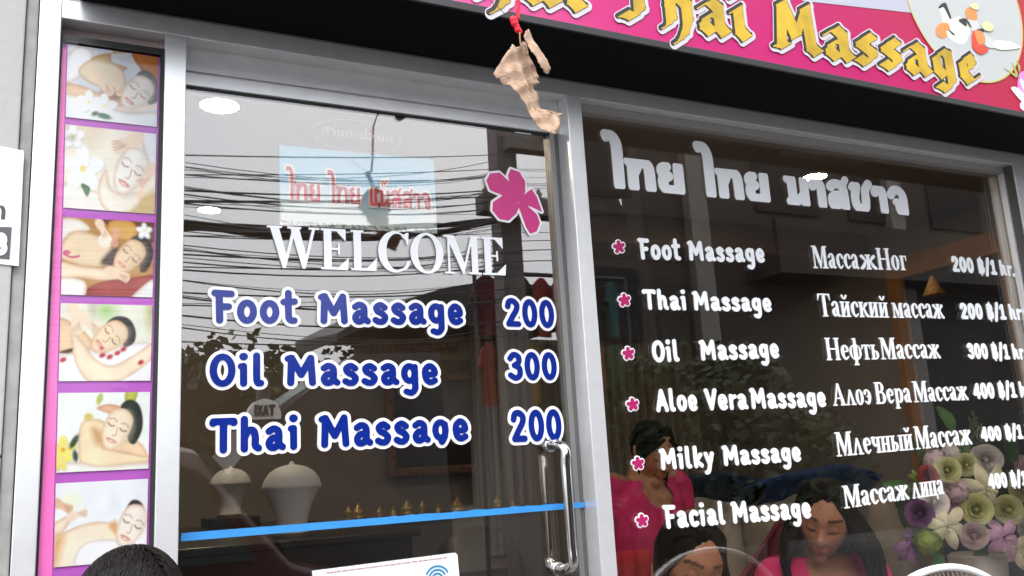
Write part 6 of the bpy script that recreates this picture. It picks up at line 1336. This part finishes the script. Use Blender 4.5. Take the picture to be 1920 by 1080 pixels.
# vehicles
def vehicle(name, lab, cat, x, y, L, W, prof, col, wr, glassx, sign=None):
    """prof: side outline (x along the street, z); a car standing parallel to the kerb, nose towards -x"""
    t = thing(name, lab, cat, (x, y, -.13)); z0 = -.13; rows = []
    for w_, k in ((-.5, .9), (-.46, .97), (-.3, 1), (.3, 1), (.46, .97), (.5, .9)):
        rows.append([(x + px * L, y + w_ * W * (1 if pz < .55 else .86), z0 + (pz if pz < .5 else .5 + (pz - .5) * k)) for px, pz in prof])
    bm = bmesh.new(); loft(bm, rows); me = remesh(bm, .03, 3, 'body'); link('body', me, mat(name + '_paint', col, .25), t)
    gm = mat('car_glass', (.012, .02, .02), .3, spec=.3); k_ = 0
    for nm, pts in glassx:
        for q in ((-1, 1) if nm == 'side_window' else (0,)):
            bm = bmesh.new()
            if q: loft(bm, [[(x + px * L, y + q * W * .5 * (.965 - .12 * max(0, (pz - .9))) + dy, z0 + pz) for px, pz in pts] for dy in (-.02, .02)])
            else: loft(bm, [[(x + pts[0][0] * L - .035, y + w_ * W * .40, z0 + pts[0][1]), (x + pts[1][0] * L - .035, y + w_ * W * .35, z0 + pts[1][1]), (x + pts[1][0] * L + .05, y + w_ * W * .35, z0 + pts[1][1]), (x + pts[0][0] * L + .05, y + w_ * W * .40, z0 + pts[0][1])] for w_ in (-1, 1)])
            fin(nm, bm, gm, t)
    for px in (-.31, .30):
        for q in (-1, 1):
            bm = bmesh.new(); tube(bm, [(x + px * L, y + q * (W * .5 - .2), z0 + wr), (x + px * L, y + q * (W * .5 + .01), z0 + wr)], wr, 22); wh = fin('wheel', bm, RUB, t, False)
            bm = bmesh.new(); tube(bm, [(x + px * L, y + q * (W * .5 + .005), z0 + wr), (x + px * L, y + q * (W * .5 + .02), z0 + wr)], wr * .6, 18); fin('rim', bm, mat('alloy', (.5, .5, .5), .3, .8), wh)
    for q in (-1, 1): boxes('headlight', [(x - L * .5 + .02, x - L * .5 + .1, y + q * W * .33 - .16, y + q * W * .33 + .16, z0 + .58, z0 + .74)], mat('headlamp', (.6, .6, .6), .1), t, .02)
    return t
CAR = [(-.5, .28), (-.5, .62), (-.47, .74), (-.26, .92), (-.12, 1.40), (-.02, 1.47), (.18, 1.46), (.34, 1.02), (.48, .94), (.5, .6), (.5, .28)]
VAN = [(-.5, .3), (-.5, .8), (-.46, .95), (-.36, 1.10), (-.22, 1.85), (-.14, 1.93), (.40, 1.93), (.48, 1.7), (.5, .9), (.5, .3)]
tp_ = refl(494, 784, 4.2); ty = tp_.y - .75
VAN2 = [(a, b * 1.0) for a, b in VAN]
tc_ = vehicle('taxi_van', 'dark maroon van with white taxi roof sign mirrored behind Thai Massage', 'taxi', tp_.x - 1.35, ty, -4.3, 1.7, VAN2, (.035, .008, .008), .31, [('windscreen', ((-.36, 1.14), (-.225, 1.82))), ('side_window', ((-.30, 1.12), (-.20, 1.72), (-.06, 1.76), (-.06, 1.12))), ('side_window', ((-.03, 1.12), (-.03, 1.76), (.2, 1.76), (.2, 1.12)))])
ts = bmesh.new(); rs = []; sw = (refl(524, 784, 4.2).x - refl(462, 784, 4.2).x) / 2; zb_s = tp_.z - .01
boxes('sign_mount', [(tp_.x - sw * .7, tp_.x + sw * .7, tp_.y - .05, tp_.y + .03, 1.78, zb_s)], RUB, tc_, 0)
for y_ in (-.05, .05): rs.append([(tp_.x + sw * math.cos(a), tp_.y + y_, zb_s + .135 * max(0, math.sin(a)) ** .8) for a in np.linspace(0, math.pi, 22)])
loft(ts, rs); fin('roof_sign', ts, mat('sign_white', (.66, .66, .64), .4), tc_)
put_word(tc_, 'TAXI', rounded, Vector((tp_.x + sw * .62, 0, zb_s + .02)), Vector((tp_.x - sw * .62, 0, zb_s + .02)), .075, tp_.y + .05, [('letter', .02, BKL, .008, .001, False, (0, 0))], .04)
a_, b_ = refl(505, 778, 5.4), refl(655, 692, 5.4)
vv = thing('tall_truck', 'dark tall truck cab with greenish windscreen mirrored right of the taxi sign', 'truck', (a_.x + .8, a_.y - .6, -.13)); DKP = mat('truck_paint', (.012, .012, .014), .3)
W_ = .95; yc = a_.y - .7; bm = bmesh.new()
loft(bm, [[(a_.x - .35, yc + w_, .35), (a_.x - .35, yc + w_, a_.z - .45), (a_.x - .05, yc + w_, a_.z - .06), (b_.x + .0, yc + w_ * .93, b_.z + .10), (b_.x + .75, yc + w_ * .93, b_.z + .12), (b_.x + .8, yc + w_, .35)] for w_ in (-W_, W_)]); fin('body', bm, DKP, vv)
bm = bmesh.new(); d_ = Vector((-.02, 0, .03)); q = [Vector((a_.x + .02, yc - W_ * .86, a_.z)), Vector((a_.x + .02, yc + W_ * .86, a_.z)), Vector((b_.x - .04, yc + W_ * .8, b_.z + .02)), Vector((b_.x - .04, yc - W_ * .8, b_.z + .02))]
loft(bm, [[p + d_ for p in q], [p + d_ * .2 for p in q]]); fin('windscreen', bm, mat('windscreen_green', (.07, .13, .115), .2, spec=.5), vv)
bm = bmesh.new(); q = [(a_.x + .22, a_.z - .02), (b_.x + .02, b_.z - .04), (b_.x + .45, b_.z - .02), (b_.x + .45, a_.z - .1)]
loft(bm, [[(x, yc + W_ * .97 + dy, z) for x, z in q] for dy in (-.02, .02)]); fin('side_window', bm, RUB, vv)
for px in (a_.x + .25, b_.x + .35):
    for q in (-1, 1):
        bm = bmesh.new(); tube(bm, [(px, yc + q * (W_ - .2), .27), (px, yc + q * (W_ + .01), .27)], .4, 22); fin('wheel', bm, RUB, vv)
bm = bmesh.new(); tube(bm, [(a_.x - .02, yc + .1, a_.z + .01), (a_.x + .42, yc + .5, a_.z + .27)], .014, 6); fin('wiper', bm, RUB, vv)
bm = bmesh.new(); cushion(bm, (a_.x - .12, yc + W_ + .14, a_.z + .1), (.05, .1, .16)); fin('mirror', bm, RUB, vv, True)
